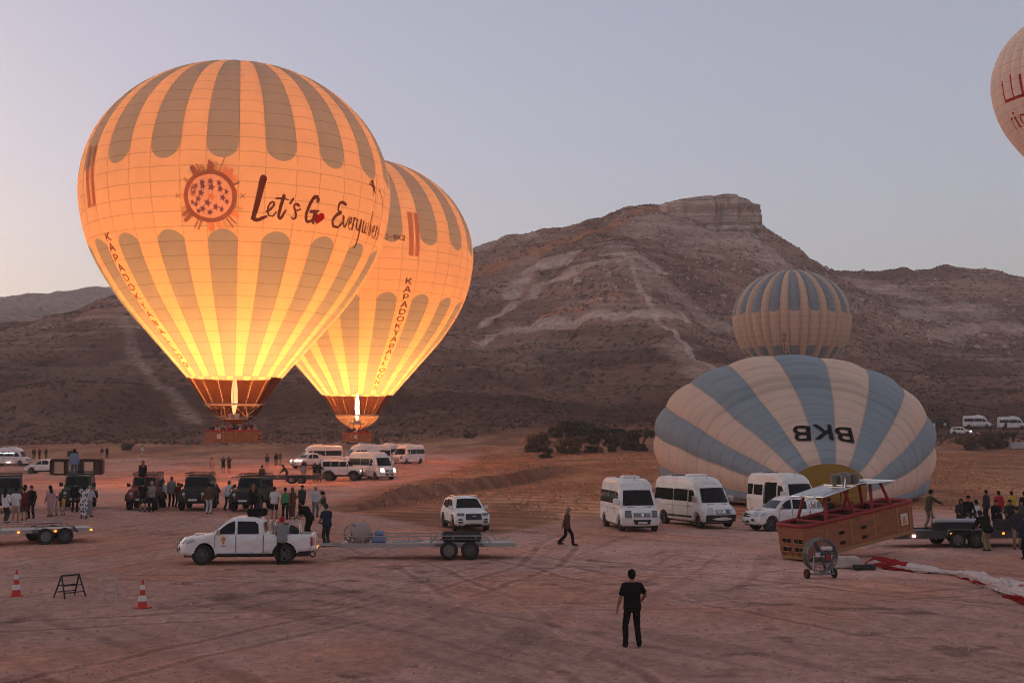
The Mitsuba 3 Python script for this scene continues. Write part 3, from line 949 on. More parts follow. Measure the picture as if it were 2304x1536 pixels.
TXT = 'KAPADOKYABALLOONS.COM'
column(B1, S1, TW1, TXT, 232, 535, 0.70, 1.0)
column(B2, S2, TW2, TXT, 921, 632, 0.74, 1.0)
ph, s0 = phi_s(S2, TW2, 884, 533)
part(B2, 'registration', S2.lay(letters('TC-BK2', .62), ph, s0, .05), 'print_dark', True, None, TW2)
ph, s0 = phi_s(S1, TW1, 182, 425)
part(B1, 'registration', S1.lay(letters('TC-BK7', .62), ph - .06, s0, .05), 'print_dark', True, None, TW1)
cloth('print_flag', (0.74, 0.40, 0.27), 1.15)
for k, sk, tw, px, py in ((B2, S2, TW2, 933, 525), (B1, S1, TW1, 204, 395)):
    ph, s0 = phi_s(sk, tw, px, py)
    for dx in (-.45, .45):
        part(k, 'banner', sk.lay(flat(sg.box(dx - .33, -2.8, dx + .33, 2.8)), ph, s0, .05), 'print_flag', True, None, tw)

# --- the blue striped balloon standing behind the lying one
D3 = 285.0
R3 = 125 * D3 / FOC
BEIGE, BLUE = (0.78, 0.53, 0.385), (0.31, 0.34, 0.38)
beige = mk_mats('dull_cloth', R3, -9.7, BEIGE, BLUE, 0.80, 1.56, 0.35)
M3 = U(1784, 868, D3)
B3, S3, TW3 = upright_balloon('hot_air_balloon', 'unlit beige balloon with blue grey stripes and deep flutes, standing behind the lying balloon', M3, R3, -9.7, 0.06, beige, basket=(4.5, 1.7, 10, 5.0))
column(B3, S3, TW3, 'SELCUKLU', 1771, 752, 0.75, 1.1)
# --- the pale balloon cut by the right edge of the frame
D4 = 180.0
R4 = 200 * D4 / FOC
M4 = U(2450, 420, D4)
cloth('pale_cloth', mikit.proc(plain_gore((0.93, 0.73, 0.63))), 0.6)
B4, S4, TW4 = upright_balloon('hot_air_balloon', 'pale pink balloon with red lettering, high up and cut off by the right edge', M4, R4, 0, 0.02, ('pale_cloth', 'pale_cloth'), basket=(4.5, 1.7, 10, 5.0))
crest = shapely.union_all([sg.box(0, 0, 4.4, .42), sg.box(0, 0, .40, 3.2), sg.box(2.0, 0, 2.42, 3.6), sg.box(4.0, 0, 4.45, 3.2), sg.box(4.4, 0, 8.0, .42), sg.box(6.0, 0, 6.4, 3.6), sg.box(7.9, 0, 8.3, 3.2)])
ph, s0 = phi_s(S4, TW4, 2263, 233)
part(B4, 'crest', S4.lay(flat(affinity.scale(crest, .9, 1.0, origin=(0, 0))), ph, s0, .05), 'print_red', True, None, TW4)
ph, s0 = phi_s(S4, TW4, 2278, 275)
v, f = letters('rich', 2.4, False)
part(B4, 'lettering', S4.lay((v - [v[:, 0].min(), 0], f), ph, s0, .05), 'print_red', True, None, TW4)

# --- the half inflated balloon that lies on its side, mouth towards us
D5 = 84.0
GZ5 = float(tz(U(1800, 988, 98)[0], 98))
A5 = U(1868, 1112, D5)                       # centre of the mouth
AX = np.array([1.2, 22.0, 1.0])
AX /= np.linalg.norm(AX)
EX = np.cross(AX, [0, 0, 1])
EX /= np.linalg.norm(EX)
EZ = np.cross(EX, AX)
PROF5 = [(.004, 0), (.16, .03), (.30, .10), (.44, .26), (.60, .47), (.75, .70), (.88, .95), (.96, 1.16), (1.0, 1.40)] + [(math.cos(a), 1.40 + .8 * math.sin(a)) for a in np.radians([15, 30, 45, 60, 75, 85, 90])]
R5 = 10.4


def embed5(p):
    x, up, along = p[..., 0], -p[..., 1], p[..., 2]
    rr = np.hypot(x, up) + 1e-9
    # the lower half spreads and hangs steeply to the ground
    x = np.where(up < 0, np.sign(x) * rr * np.abs(x / rr) ** .45, x)
    lift = np.interp(along / R5, [0, .3, .9, 1.4, 2.2], [0, .8, 2.3, 3.1, 3.0])
    sag = np.interp(along / R5, [0, .4, 1.4], [.75, .68, .60])
    q = A5 + x[..., None] * EX + (up * sag + lift)[..., None] * np.array([0, 0, 1.0]) + along[..., None] * AX
    zt = tz(q[..., 0], q[..., 1]) + .06
    # where the cloth rests it lies on the ground
    q[..., 2] = np.where(q[..., 2] < zt + .8, zt + .8 * np.exp((np.minimum(q[..., 2], zt + .8) - zt - .8) / .8), q[..., 2])
    q = q + (.10 * (meshkit.fbm(q / 1.3, 3, 51) - .5) + .30 * (meshkit.fbm(q / 5, 2, 52) - .5))[..., None]
    return q


edges5 = np.radians(np.linspace(0, 360, 19) - 180 - 8)
S5 = Skin(PROF5, R5, edges5, 0.022, embed5)


def gore5(c):
    def fn(p, n, uv):
        v = uv.y / 1.25
        line = smoothstep(0.05, 0.015, dr.abs(v - dr.floor(v + 0.5)))
        wr = smoothstep(0.55, 0.75, fbm(uv.x / 5 + p.z / 9, uv.y / 0.7, p.x / 20, 3))
        return mi.Color3f(c) * (1 - 0.22 * line) * (1 - 0.16 * wr) * (0.92 + 0.16 * fbm(uv.x / 2, uv.y / 2, 0.0, 3))
    return fn


cloth('lying_cream', mikit.proc(gore5((0.75, 0.535, 0.425))), 0.25)
cloth('lying_blue', mikit.proc(gore5((0.31, 0.35, 0.385))), 0.25)
cloth('lying_yellow', (0.36, 0.20, 0.05), 0.5)
cloth('print_black', (0.025, 0.022, 0.024), 0.3)
B5 = thing('hot_air_balloon', 'half inflated balloon of beige and blue gores lying on the field behind the vans', 'hot air balloon')
SC5 = 2.55                                    # the yellow scoop covers the first metres
for g in range(18):
    m, uv = S5.gore(g, 10, 60, SC5)
    part(B5, 'gore', m, 'lying_blue' if g % 2 == 1 else 'lying_cream', True, uv)
for g in range(0, 18, 2):
    a, b = S5.edges[g], S5.edges[g + 2]
    phi, s = np.meshgrid(np.linspace(a, b, 9), np.linspace(.02, SC5, 14))
    part(B5, 'scoop_panel', grid(S5.at(phi, s)), 'lying_yellow', True)
for g in range(18):
    s = np.linspace(SC5, S5.L * .92, 50)
    part(B5, 'load_tape', tube(S5.at(np.full(50, S5.edges[g]), s, .02), .035, 4), 'tape', 40)
matte('tape', (0.50, 0.40, 0.34))
_mids = (S5.edges[:-1] + S5.edges[1:]) / 2
KG = float(min([m for j, m in enumerate(_mids) if j % 2 == 1], key=abs))
for c, px_, rot in (('B', -1, 0), ('K', 0, 0), ('B', 1, 0)):
    v, f = letters(c, 1.5)
    part(B5, 'letter', S5.lay((-v, f), KG + math.radians(17.5) * px_, 5.6, .10, turn=.22 * px_), 'print_black', True)
# ------------------------------------------------------------------ vehicles
def dusty(c, k=0.35):
    def fn(p, n, uv):
        low = smoothstep(0.9, 0.25, p.z - 0.0) * 0
        g = smoothstep(0.40, 0.75, fbm(p.x / 0.5, p.y / 0.5, p.z / 0.35, 4))
        return mix(c, (0.42, 0.30, 0.25), k * (0.25 + 0.75 * g) + low)
    return mikit.proc(fn)


mat('paint_white', dusty((0.76, 0.73, 0.72), 0.40), 0.36, 0.5, clearcoat=0.6, clearcoat_gloss=0.85)
mat('paint_red', (0.20, 0.022, 0.018), 0.45, 0.4, clearcoat=0.3)
mat('paint_green', (0.014, 0.035, 0.019), 0.5, 0.3, clearcoat=0.15)
mat('paint_black', (0.015, 0.014, 0.015), 0.5, 0.3, clearcoat=0.15)
mat('paint_olive', (0.028, 0.025, 0.020), 0.5, 0.3, clearcoat=0.15)
mat('window_glass', (0.010, 0.010, 0.012), 0.08, 0.16)
mat('tyre', (0.030, 0.027, 0.026), 0.9, 0.2)
mat('rim', (0.20, 0.185, 0.18), 0.4, 0.5, metallic=0.7)
mat('rim_dark', (0.09, 0.085, 0.085), 0.5, 0.5, metallic=0.5)
mat('trim', (0.022, 0.021, 0.021), 0.6, 0.35)
mat('lamp_clear', (0.45, 0.45, 0.46), 0.12, 0.7, metallic=0.5)
mat('lamp_dark', (0.10, 0.10, 0.11), 0.12, 0.7)
mat('lamp_red', (0.35, 0.02, 0.02), 0.2, 0.6)
mat('chrome', (0.70, 0.69, 0.68), 0.15, 0.5, metallic=1.0)
mat('logo_orange', (0.60, 0.20, 0.05), 0.6)
mat('plate', (0.62, 0.60, 0.58), 0.5)


class Shell:
    def __init__(self, prof, W, r=0.12, zb=1.0, tumble=0.12, power=1.3, nose=0.16, xn=1.2, tail=0.06, crown=0.03, arches=(), cut=None, res=0.15):
        self.p = sg.Polygon(prof)
        self.W, self.r, self.zb, self.tb, self.pw, self.nose, self.xn, self.tail = W, r, zb, tumble, power, nose, xn, tail
        self.x1, self.x0 = self.p.bounds[2], self.p.bounds[0]
        self.ztop = self.p.bounds[3]
        self.crown = crown
        q = self.p
        for x, z, rad in arches:
            q = q.difference(sg.Point(x, z).buffer(rad, 12))
        man = m3.CrossSection([np.array(q.exterior.coords)[:-1] if q.exterior.is_ccw else np.array(q.exterior.coords)[:-1][::-1]]).extrude(2.0)
        if cut is not None:
            man = man - cut
        man = man.refine_to_length(res)
        m = tm(man)
        v = m.vertices
        m.vertices = self.warp(v[:, 0], v[:, 1], v[:, 2] - 1)
        m.merge_vertices()
        if m.volume < 0:
            m.invert()
        self.mesh = m

    def half(self, x, z):
        d = np.minimum(shapely.distance(shapely.points(x, z), self.p.exterior), self.r)
        w = self.W - self.tb * (np.clip(z - self.zb, 0, None) / (self.ztop - self.zb)) ** self.pw
        return w - (self.r - np.sqrt(np.maximum(self.r ** 2 - (self.r - d) ** 2, 0)))

    def bend(self, x, t):
        f = np.clip((x - self.xn) / (self.x1 - self.xn), 0, 1)
        g = np.clip((self.x0 + .5 - x) / .5, 0, 1)
        return x - self.nose * t ** 2 * f + self.tail * t ** 2 * g

    def warp(self, x, z, t):
        y = t * self.half(x, z)
        return np.column_stack([self.bend(x, t), y, z + self.crown * (1 - t ** 2) * np.clip((z - self.zb) / (self.ztop - self.zb), 0, 1)])

    def side(self, poly, off=0.012, s=1, edge=0.2):
        """A panel that follows the flank (s = 1 left, -1 right)."""
        v, f = trimesh.creation.triangulate_polygon(sg.Polygon(poly) if not isinstance(poly, sg.Polygon) else poly, engine='earcut')
        v3, f = trimesh.remesh.subdivide_to_size(np.column_stack([v[:, :2], np.zeros(len(v))]), f, edge, max_iter=10)
        x, z = v3[:, 0], v3[:, 1]
        w = self.half(x, z)
        P = np.column_stack([self.bend(x, np.ones_like(x)), s * (w + off), z])
        m = trimesh.Trimesh(P, f, process=False)
        if m.face_normals[0][1] * s < 0:
            m.invert()
        return m

    def front(self, A, B, y0, y1, off=0.014, taper=0.0, n=10, k=4):
        """A panel on the nose or tail between profile points A (low) and B (high), from y0 to y1 (shares of the half width)."""
        A, B = np.array(A, float), np.array(B, float)
        d = B - A
        nrm = np.array([d[1], -d[0]]) / np.hypot(*d)
        c = np.array(self.p.centroid.coords[0])
        if np.dot(nrm, (A + B) / 2 - c) < 0:
            nrm = -nrm
        tt, uu = np.meshgrid(np.linspace(0, 1, k + 1), np.linspace(0, 1, n + 1), indexing='ij')
        x = A[0] + d[0] * tt + nrm[0] * off
        z = A[1] + d[1] * tt + nrm[1] * off
        y = (y0 + (y1 - y0) * uu)
        mid = (y0 + y1) / 2
        y = mid + (y - mid) * (1 - taper * tt)
        wz = np.maximum(self.W - self.tb * (np.clip(z - self.zb, 0, None) / (self.ztop - self.zb)) ** self.pw - self.r * .5, .1)
        P = np.stack([self.bend(x, y) , y * wz, z + self.crown * (1 - y ** 2) * np.clip((z - self.zb) / (self.ztop - self.zb), 0, 1)], -1)
        m = grid(P)
        fn = m.face_normals[len(m.faces) // 2]
        if fn[0] * nrm[0] + fn[2] * nrm[1] < 0:
            m.invert()
        return m


def rrect(x0, x1, z0, z1, r):
    return sg.box(x0 + r, z0 + r, x1 - r, z1 - r).buffer(r, 4)


def wheel_meshes(r, w, spokes=6):
    tyre = lathe([(r * .62, -w / 2), (r * .93, -w / 2), (r, -w * .32), (r, w * .32), (r * .93, w / 2), (r * .62, w / 2), (r * .60, 0)], 28)
    rim = [lathe([(r * .64, w * .30), (r * .64, w * .44), (r * .56, w * .44), (r * .55, w * .1), (.001, w * .1)], 24)]
    for k in range(spokes):
        a = 2 * math.pi * k / spokes
        b = box(.02, r * .6, -r * .09, r * .09, w * .22, w * .40, .012)
        b.apply_transform(trimesh.transformations.rotation_matrix(a, (0, 0, 1)))
        rim.append(b)
    rim.append(lathe([(r * .16, w * .1), (r * .16, w * .42), (.001, w * .43)], 12))
    rim = cat(rim)
    for m in (tyre, rim):      # axle along +y, outside towards +y
        m.apply_transform(trimesh.transformations.rotation_matrix(-math.pi / 2, (1, 0, 0)))
    return tyre, rim


def add_wheels(P, xs, track, r, w, rim='rim', spokes=6, twins=0):
    n = 0
    for x in xs:
        for s in (1, -1):
            ty, ri = wheel_meshes(r, w, spokes)
            if s < 0:
                for m in (ty, ri):
                    m.apply_transform(trimesh.transformations.rotation_matrix(math.pi, (0, 0, 1)))
            for m in (ty, ri):
                m.apply_translation((x, s * track, r))
            nm = 'wheel' if n == 0 else f'wheel_{n:03d}'
            P.add(nm + '__tyre', ty, 'tyre', 40)
            P.add(nm + '__rim', ri, rim, 30)
            n += 1


def mirror_mesh(x, y, z, s, big=1.0):
    m = box(x - .10, x + .04, min(y, y + s * .20 * big), max(y, y + s * .20 * big), z - .02, z + .18 * big, .03)
    return cat(m, box(x - .03, x + .0, min(y - s * .12, y), max(y - s * .12, y), z + .02, z + .06))


def seam(sh, pts, s, w=0.012):
    return sh.side(sg.LineString(pts).buffer(w, cap_style='flat'), .012, s, .08)


# --- high roofed passenger van
VAN = Shell([(-2.93, .42), (-2.96, 1.0), (-2.94, 2.30), (-2.86, 2.54), (-2.6, 2.63), (0.7, 2.66), (1.15, 2.60), (1.50, 2.42), (1.78, 2.10), (2.27, 1.30), (2.72, 1.10), (2.88, 1.0), (2.96, .78), (2.97, .50), (2.90, .34), (2.6, .30), (-2.7, .34)],
            1.0, .13, 1.05, .17, 1.2, .30, .6, .05, .045, [(1.95, .36, .46), (-1.75, .36, .46)])


def make_van(style):
    """style: 'grey bumper', 'white bumper', 'door'."""
    P, S = Proto(), VAN
    P.add('body', S.mesh, 'paint_white', 38)
    P.add('windscreen', S.front((2.25, 1.335), (1.79, 2.085), -.90, .90, .016, .05), 'window_glass', True)
    for s in (1, -1):
        P.add('window', S.side(sg.Polygon([(0.98, 1.36), (1.90, 1.36), (1.62, 1.80), (1.45, 1.98), (0.98, 2.0)]), .014, s), 'window_glass', True)
        if style == 'door' and s == -1:
            P.add('window', S.side(rrect(-2.75, -.75, 1.38, 2.02, .08), .014, s), 'window_glass', True)
            P.add('doorway', S.side(rrect(-.60, .78, .42, 2.16, .06), .010, s), 'shade_black', True)  # black sheet put in for the shaded inside of the van
            P.add('door', T_apply(S.side(rrect(-1.95, -.62, .45, 2.14, .08), .08, s), (0, 0, 0)), 'paint_white', True)
            P.add('door__window', S.side(rrect(-1.82, -.75, 1.38, 2.0, .08), .095, s), 'window_glass', True)
        else:
            P.add('window', S.side(rrect(-2.78, -.72, 1.38, 2.02, .08), .014, s), 'window_glass', True)
            P.add('window', S.side(rrect(-.66, .84, 1.38, 2.02, .08), .014, s), 'window_glass', True)
        P.add('door_gap', cat(seam(S, [(.91, .46), (.91, 2.12)], s), seam(S, [(-.69, .46), (-.69, 1.36)], s), seam(S, [(-2.7, 1.12), (1.7, 1.12)], s, .008)), 'trim', True)
        P.add('door_handle', S.side(rrect(.98, 1.16, 1.14, 1.18, .015), .03, s), 'trim', True)
        P.add('side_strip', S.side(sg.box(-1.25, .50, 1.42, .62), .016, s), 'trim' if style != 'white bumper' else 'paint_white', True)
        P.add('mirror', mirror_mesh(1.86, s * .98, 1.42, s, 1.5), 'paint_white' if style != 'grey bumper' else 'chrome', 30)
        a, b = (.56, .92)
        P.add('headlight', S.front((2.955, .74), (2.80, 1.10), s * a, s * b, .034, .35 if style == 'grey bumper' else .1), 'lamp_clear' if style == 'grey bumper' else 'lamp_dark', True)
        P.add('tail_light', S.front((-2.95, .75), (-2.955, 1.35), s * .82, s * .96, .012), 'lamp_red', True)
    P.add('grille', S.front((2.96, .76), (2.88, .99), -.46, .46, .030), 'trim', True)
    for k in range(4):
        z = .80 + .055 * k
        P.add('grille__bar', S.front((2.955 - .09 * (z - .78) / .22, z - .008), (2.953 - .09 * (z - .78) / .22, z + .012), -.44, .44, .046, 0, 8, 1), 'chrome' if style == 'grey bumper' else 'paint_white', True)
    em = S.front((2.95, .82), (2.91, .95), -.07, .07, .060, 0, 4, 2)
    P.add('emblem', em, 'chrome', True)
    if style == 'grey bumper':
        P.add('bumper', S.front((2.90, .345), (2.965, .72), -.99, .99, .022, 0, 14, 5), 'trim', True)
    else:
        P.add('bumper', S.front((2.94, .42), (2.965, .66), -.42, .42, .030, -.2), 'trim', True)
    P.add('number_plate', S.front((2.95, .46), (2.968, .57), -.26, .26, .050), 'plate', True)
    for y in (-.45, .45):
        P.add('bonnet_vent', S.front((2.44, 1.20), (2.36, 1.25), y - .22, y + .22, .012), 'trim', True)
    P.add('chassis', box(-2.6, 2.6, -.78, .78, .24, .44), 'trim', False)
    P.add('roof_unit', box(-.35, .75, -.42, .42, 2.67, 2.82, .05), 'paint_white', 30)
    P.add('roof_hatch', box(-1.9, -1.2, -.35, .35, 2.675, 2.72, .02), 'trim', 30)
    P.add('radio_aerial', tube([(1.32, 0, 2.58), (1.20, 0, 2.80)], .012, 5), 'trim')
    add_wheels(P, (1.95, -1.75), .86, .345, .24, 'rim_dark')
    return P


VANS = {s: make_van(s) for s in ('grey bumper', 'white bumper', 'door')}

# --- crew cab pickup
_cut = m3.Manifold.cube((1.62, 1.0, 1.66)).translate((-2.5, .66, .17))
PICK = Shell([(-2.60, .52), (-2.64, .98), (-2.60, 1.12), (-.74, 1.13), (-.66, 1.58), (-.56, 1.70), (-.3, 1.77), (.25, 1.78), (.55, 1.71), (.80, 1.56), (1.28, 1.16), (1.5, 1.12), (2.2, 1.04), (2.46, .94), (2.60, .74), (2.64, .56), (2.58, .40), (2.35, .34), (-.9, .40), (-2.45, .50)],
             .92, .10, .95, .20, 1.1, .26, 1.0, .03, .03, [(1.60, .38, .47), (-1.50, .38, .47)], _cut)


def make_pickup(logo=False):
    P, S = Proto(), PICK
    P.add('body', S.mesh, 'paint_white', 36)
    P.add('windscreen', S.front((1.26, 1.185), (.82, 1.55), -.88, .88, .014, .10), 'window_glass', True)
    P.add('rear_window', S.front((-.725, 1.2), (-.672, 1.54), -.72, .72, .014, .1), 'window_glass', True)
    for s in (1, -1):
        P.add('window', S.side(sg.Polygon([(.38, 1.16), (1.12, 1.16), (.88, 1.38), (.66, 1.55), (.46, 1.63), (.38, 1.63)]), .012, s), 'window_glass', True)
        P.add('window', S.side(sg.Polygon([(-.53, 1.16), (.28, 1.16), (.28, 1.64), (-.38, 1.62), (-.50, 1.52)]), .012, s), 'window_glass', True)
        P.add('door_gap', cat(seam(S, [(.33, .46), (.33, 1.16)], s), seam(S, [(1.14, .46), (1.14, 1.14)], s), seam(S, [(-.70, .46), (-.70, 1.12)], s, .016)), 'trim', True)
        P.add('door_handle', S.side(rrect(.40, .58, 1.02, 1.06, .015), .03, s), 'chrome', True)
        P.add('door_handle', S.side(rrect(-.46, -.28, 1.02, 1.06, .015), .03, s), 'chrome', True)
        for x in (1.60, -1.50):
            P.add('wheel_arch', S.side(sg.Point(x, .38).buffer(.53, 12).difference(sg.Point(x, .38).buffer(.465, 12)).intersection(sg.box(-3, .44, 3, 1.2)), .02, s), 'paint_white', True)
        P.add('headlight_side', S.side(sg.Polygon([(2.02, .90), (2.44, .80), (2.40, .93), (2.10, 1.00)]), .014, s), 'lamp_clear', True)
        P.add('step', box(-.85, 1.05, min(s * .80, s * .98), max(s * .80, s * .98), .36, .42, .015), 'trim', 30)
        P.add('mirror', mirror_mesh(1.02, s * .84, 1.16, s, 1.0), 'chrome', 30)
        P.add('headlight', S.front((2.56, .80), (2.36, 1.0), s * .52, s * .95, .032, .1), 'lamp_clear', True)
        P.add('fog_light', S.front((2.63, .54), (2.61, .66), s * .60, s * .82, .014), 'trim', True)
        P.add('tail_light', cat(S.front((-2.63, .70), (-2.635, 1.02), s * .84, s * .98, .014), S.side(rrect(-2.60, -2.50, .70, 1.04, .02), .012, s)), 'lamp_red', True)
    P.add('grille', S.front((2.60, .74), (2.48, .93), -.44, .44, .030, .1), 'trim', True)
    P.add('grille__bar', S.front((2.57, .80), (2.55, .83), -.44, .44, .046, 0, 8, 1), 'chrome', True)
    P.add('grille__bar', S.front((2.52, .88), (2.50, .91), -.42, .42, .046, 0, 8, 1), 'chrome', True)
    P.add('bumper_intake', S.front((2.61, .46), (2.635, .58), -.45, .45, .030), 'trim', True)
    P.add('number_plate', S.front((2.63, .52), (2.635, .62), -.24, .24, .05), 'plate', True)
    P.add('bonnet_scoop', box(1.62, 2.0, -.28, .28, 1.09, 1.145, .02), 'paint_white', 30)
    P.add('rear_bumper', box(-2.78, -2.58, -.82, .82, .46, .60, .03), 'chrome', 30)
    P.add('chassis', box(-2.4, 2.3, -.70, .70, .28, .52), 'trim', False)
    hoop = [(-.95, -.66, 1.10), (-.90, -.66, 1.52), (-.90, -.5, 1.60), (-.90, .5, 1.60), (-.90, .66, 1.52), (-.95, .66, 1.10)]
    P.add('roll_bar', cat(tube(hoop, .035, 8), tube([(p[0] - .22, p[1], p[2] - .02 * (p[2] > 1.2)) for p in hoop], .035, 8)), 'chrome', 40)
    if logo:
        for s in (1, -1):
            P.add('door_logo', cat(S.side(sg.Point(.80, .98).buffer(.085, 10), .014, s), S.side(sg.box(.77, .78, .83, .90), .014, s), S.side(sg.box(.70, .70, .90, .735), .014, s)), 'logo_orange', True)
    add_wheels(P, (1.60, -1.50), .79, .385, .26, 'rim_dark')
    return P


PICKUP = make_pickup()
PICKUP_LOGO = make_pickup(True)

# --- compact off-roader on the grass
SUVS = Shell([(-2.22, .42), (-2.30, .90), (-2.22, 1.12), (-1.98, 1.50), (-1.78, 1.62), (-.6, 1.70), (.1, 1.69), (.45, 1.60), (1.12, 1.12), (1.32, 1.06), (2.0, .98), (2.20, .86), (2.30, .64), (2.28, .38), (2.1, .27), (-2.1, .30)],
             .93, .14, .85, .24, 1.0, .34, .7, .10, .035, [(1.40, .36, .44), (-1.32, .36, .44)])


def make_suv():
    P, S = Proto(), SUVS
    P.add('body', S.mesh, 'paint_white', 40)
    P.add('windscreen', S.front((1.08, 1.15), (.48, 1.58), -.90, .90, .014, .08), 'window_glass', True)
    P.add('rear_window', S.front((-2.18, 1.18), (-2.0, 1.46), -.80, .80, .014, .08), 'window_glass', True)
    for s in (1, -1):
        P.add('window', S.side(sg.Polygon([(.05, 1.12), (.88, 1.12), (.60, 1.32), (.30, 1.52), (.05, 1.55)]), .012, s), 'window_glass', True)
        P.add('window', S.side(sg.Polygon([(-.98, 1.12), (-.03, 1.12), (-.03, 1.56), (-.90, 1.54)]), .012, s), 'window_glass', True)
        P.add('window', S.side(sg.Polygon([(-1.75, 1.24), (-1.06, 1.12), (-1.0, 1.52), (-1.55, 1.46)]), .012, s), 'window_glass', True)
        P.add('door_gap', cat(seam(S, [(.01, .42), (.01, 1.12)], s), seam(S, [(.95, .45), (.95, 1.05)], s), seam(S, [(-1.02, .62), (-1.02, 1.12)], s)), 'trim', True)
        P.add('door_handle', S.side(rrect(.12, .30, .96, .99, .012), .03, s), 'paint_white', True)
        P.add('door_handle', S.side(rrect(-.92, -.74, .98, 1.01, .012), .03, s), 'paint_white', True)
        P.add('sill', S.side(sg.box(-.85, .34, .92, .46), .014, s), 'trim', True)
        for x in (1.40, -1.32):
            P.add('wheel_arch', S.side(sg.Point(x, .36).buffer(.49, 12).difference(sg.Point(x, .36).buffer(.435, 12)).intersection(sg.box(-3, .38, 3, 1.2)), .016, s), 'trim', True)
        P.add('mirror', mirror_mesh(.86, s * .86, 1.10, s, .95), 'paint_white', 30)
        P.add('headlight', S.front((2.24, .80), (2.14, .92), s * .56, s * .97, .034, 0), 'lamp_dark', True)
        P.add('fog_light', S.front((2.30, .44), (2.30, .66), s * .66, s * .92, .034, .2), 'trim', True)
        P.add('fog_light__lamp', S.front((2.30, .52), (2.295, .56), s * .68, s * .90, .048), 'chrome', True)
        P.add('tail_light', S.front((-2.29, .85), (-2.24, 1.05), s * .5, s * .95, .014), 'lamp_red', True)
        P.add('roof_rail', tube([(.2, s * .60, 1.70), (.05, s * .60, 1.76), (-1.3, s * .60, 1.74), (-1.5, s * .60, 1.66)], .022, 6), 'chrome', 40)
    P.add('grille', S.front((2.305, .60), (2.19, .90), -.50, .50, .042, .08), 'trim', True)
    P.add('grille__emblem', S.front((2.25, .76), (2.235, .79), -.10, .10, .06), 'chrome', True)
    P.add('bumper', S.front((2.13, .275), (2.285, .42), -.62, .62, .036, .25), 'trim', True)
    P.add('number_plate', S.front((2.29, .46), (2.30, .57), -.27, .27, .052), 'plate', True)
    P.add('chassis', box(-1.9, 1.95, -.72, .72, .22, .42), 'trim', False)
    add_wheels(P, (1.40, -1.32), .82, .35, .23, 'rim_dark', 5)
    return P


SUV = make_suv()

# --- boxy open country jeeps with roof racks
JEEP = Shell([(-1.98, .58), (-2.0, 1.15), (-1.95, 1.90), (-1.86, 1.97), (.42, 1.97), (.52, 1.92), (.74, 1.36), (.80, 1.31), (1.80, 1.24), (1.90, 1.16), (1.92, .66), (1.8, .58)], .80, .06, 1.2, .08, 1.0, .04, 1.0, .02, .025, [(1.22, .42, .52), (-1.22, .42, .52)])


def make_jeep():
    P, S = Proto(), JEEP
    P.add('body', S.mesh, 'paint_black', 30)
    P.add('windscreen', S.front((.72, 1.40), (.54, 1.88), -.88, -.03, .014, .02), 'window_glass', True)
    P.add('windscreen', S.front((.72, 1.40), (.54, 1.88), .03, .88, .014, .02), 'window_glass', True)
    P.add('rear_window', S.front((-1.99, 1.32), (-1.955, 1.82), -.55, .55, .014), 'window_glass', True)
    for s in (1, -1):
        for x0, x1 in ((-.20, .46), (-1.0, -.28), (-1.82, -1.08)):
            P.add('window', S.side(rrect(x0, x1, 1.36, 1.84, .04), .012, s), 'window_glass', True)
        P.add('door_gap', cat(seam(S, [(-.24, .64), (-.24, 1.9)], s), seam(S, [(.60, .64), (.60, 1.34)], s), seam(S, [(-1.04, .8), (-1.04, 1.9)], s)), 'trim', True)
        fl = []
        for x in (1.22, -1.22):
            fl.append(extrude(sg.Point(0, 0).buffer(.60, 12).difference(sg.Point(0, 0).buffer(.51, 12)).intersection(sg.box(-1, .12, 1, 1)), .16))
            fl[-1].apply_transform(trimesh.transformations.rotation_matrix(math.pi / 2, (1, 0, 0)))
            fl[-1].apply_translation((x, s * .80 + (.16 if s > 0 else 0), .42))
        P.add('fender', cat(fl), 'trim', 30)
        P.add('mirror', mirror_mesh(.66, s * .84, 1.38, s, 1.1), 'trim', 30)
        hl = lathe([(.001, .05), (.085, .045), (.105, .01), (.11, -.02)], 16)
        hl.apply_transform(trimesh.transformations.rotation_matrix(math.pi / 2, (0, 1, 0)))
        hl.apply_translation((1.925, s * .56, .98))
        P.add('headlight', hl, 'lamp_clear', 40)
        P.add('indicator', S.front((1.92, .76), (1.915, .84), s * .62, s * .74, .02), 'logo_orange', True)
    P.add('grille', S.front((1.92, .76), (1.905, 1.14), -.46, .46, .014), 'trim', True)
    P.add('bumper', box(1.92, 2.08, -.84, .84, .56, .72, .02), 'trim', 30)
    P.add('number_plate', box(2.085, 2.10, -.26, .26, .59, .70), 'plate', False)
    P.add('chassis', box(-1.8, 1.8, -.6, .6, .42, .62), 'trim', False)
    sp = lathe([(.24, -.1), (.36, -.1), (.39, -.05), (.39, .05), (.36, .1), (.24, .1), (.001, .06)], 20)
    sp.apply_transform(trimesh.transformations.rotation_matrix(-math.pi / 2, (0, 1, 0)))
    sp.apply_translation((-2.12, -.1, 1.05))
    P.add('spare_wheel', sp, 'tyre', 40)
    rk = []
    for z in (2.06, 2.20):
        rk.append(tube([(-1.8, -.72, z), (.5, -.72, z), (.5, .72, z), (-1.8, .72, z)], .022, 6, True))
    for x in np.linspace(-1.8, .5, 5):
        for s in (-1, 1):
            rk.append(tube([(x, s * .72, 1.96), (x, s * .72, 2.20)], .018, 5))
        rk.append(tube([(x, -.72, 2.06), (x, .72, 2.06)], .016, 5))
    P.add('roof_rack', cat(rk), 'trim', 40)
    add_wheels(P, (1.22, -1.22), .76, .42, .28, 'rim_dark', 5)
    return P


JEEPP = make_jeep()


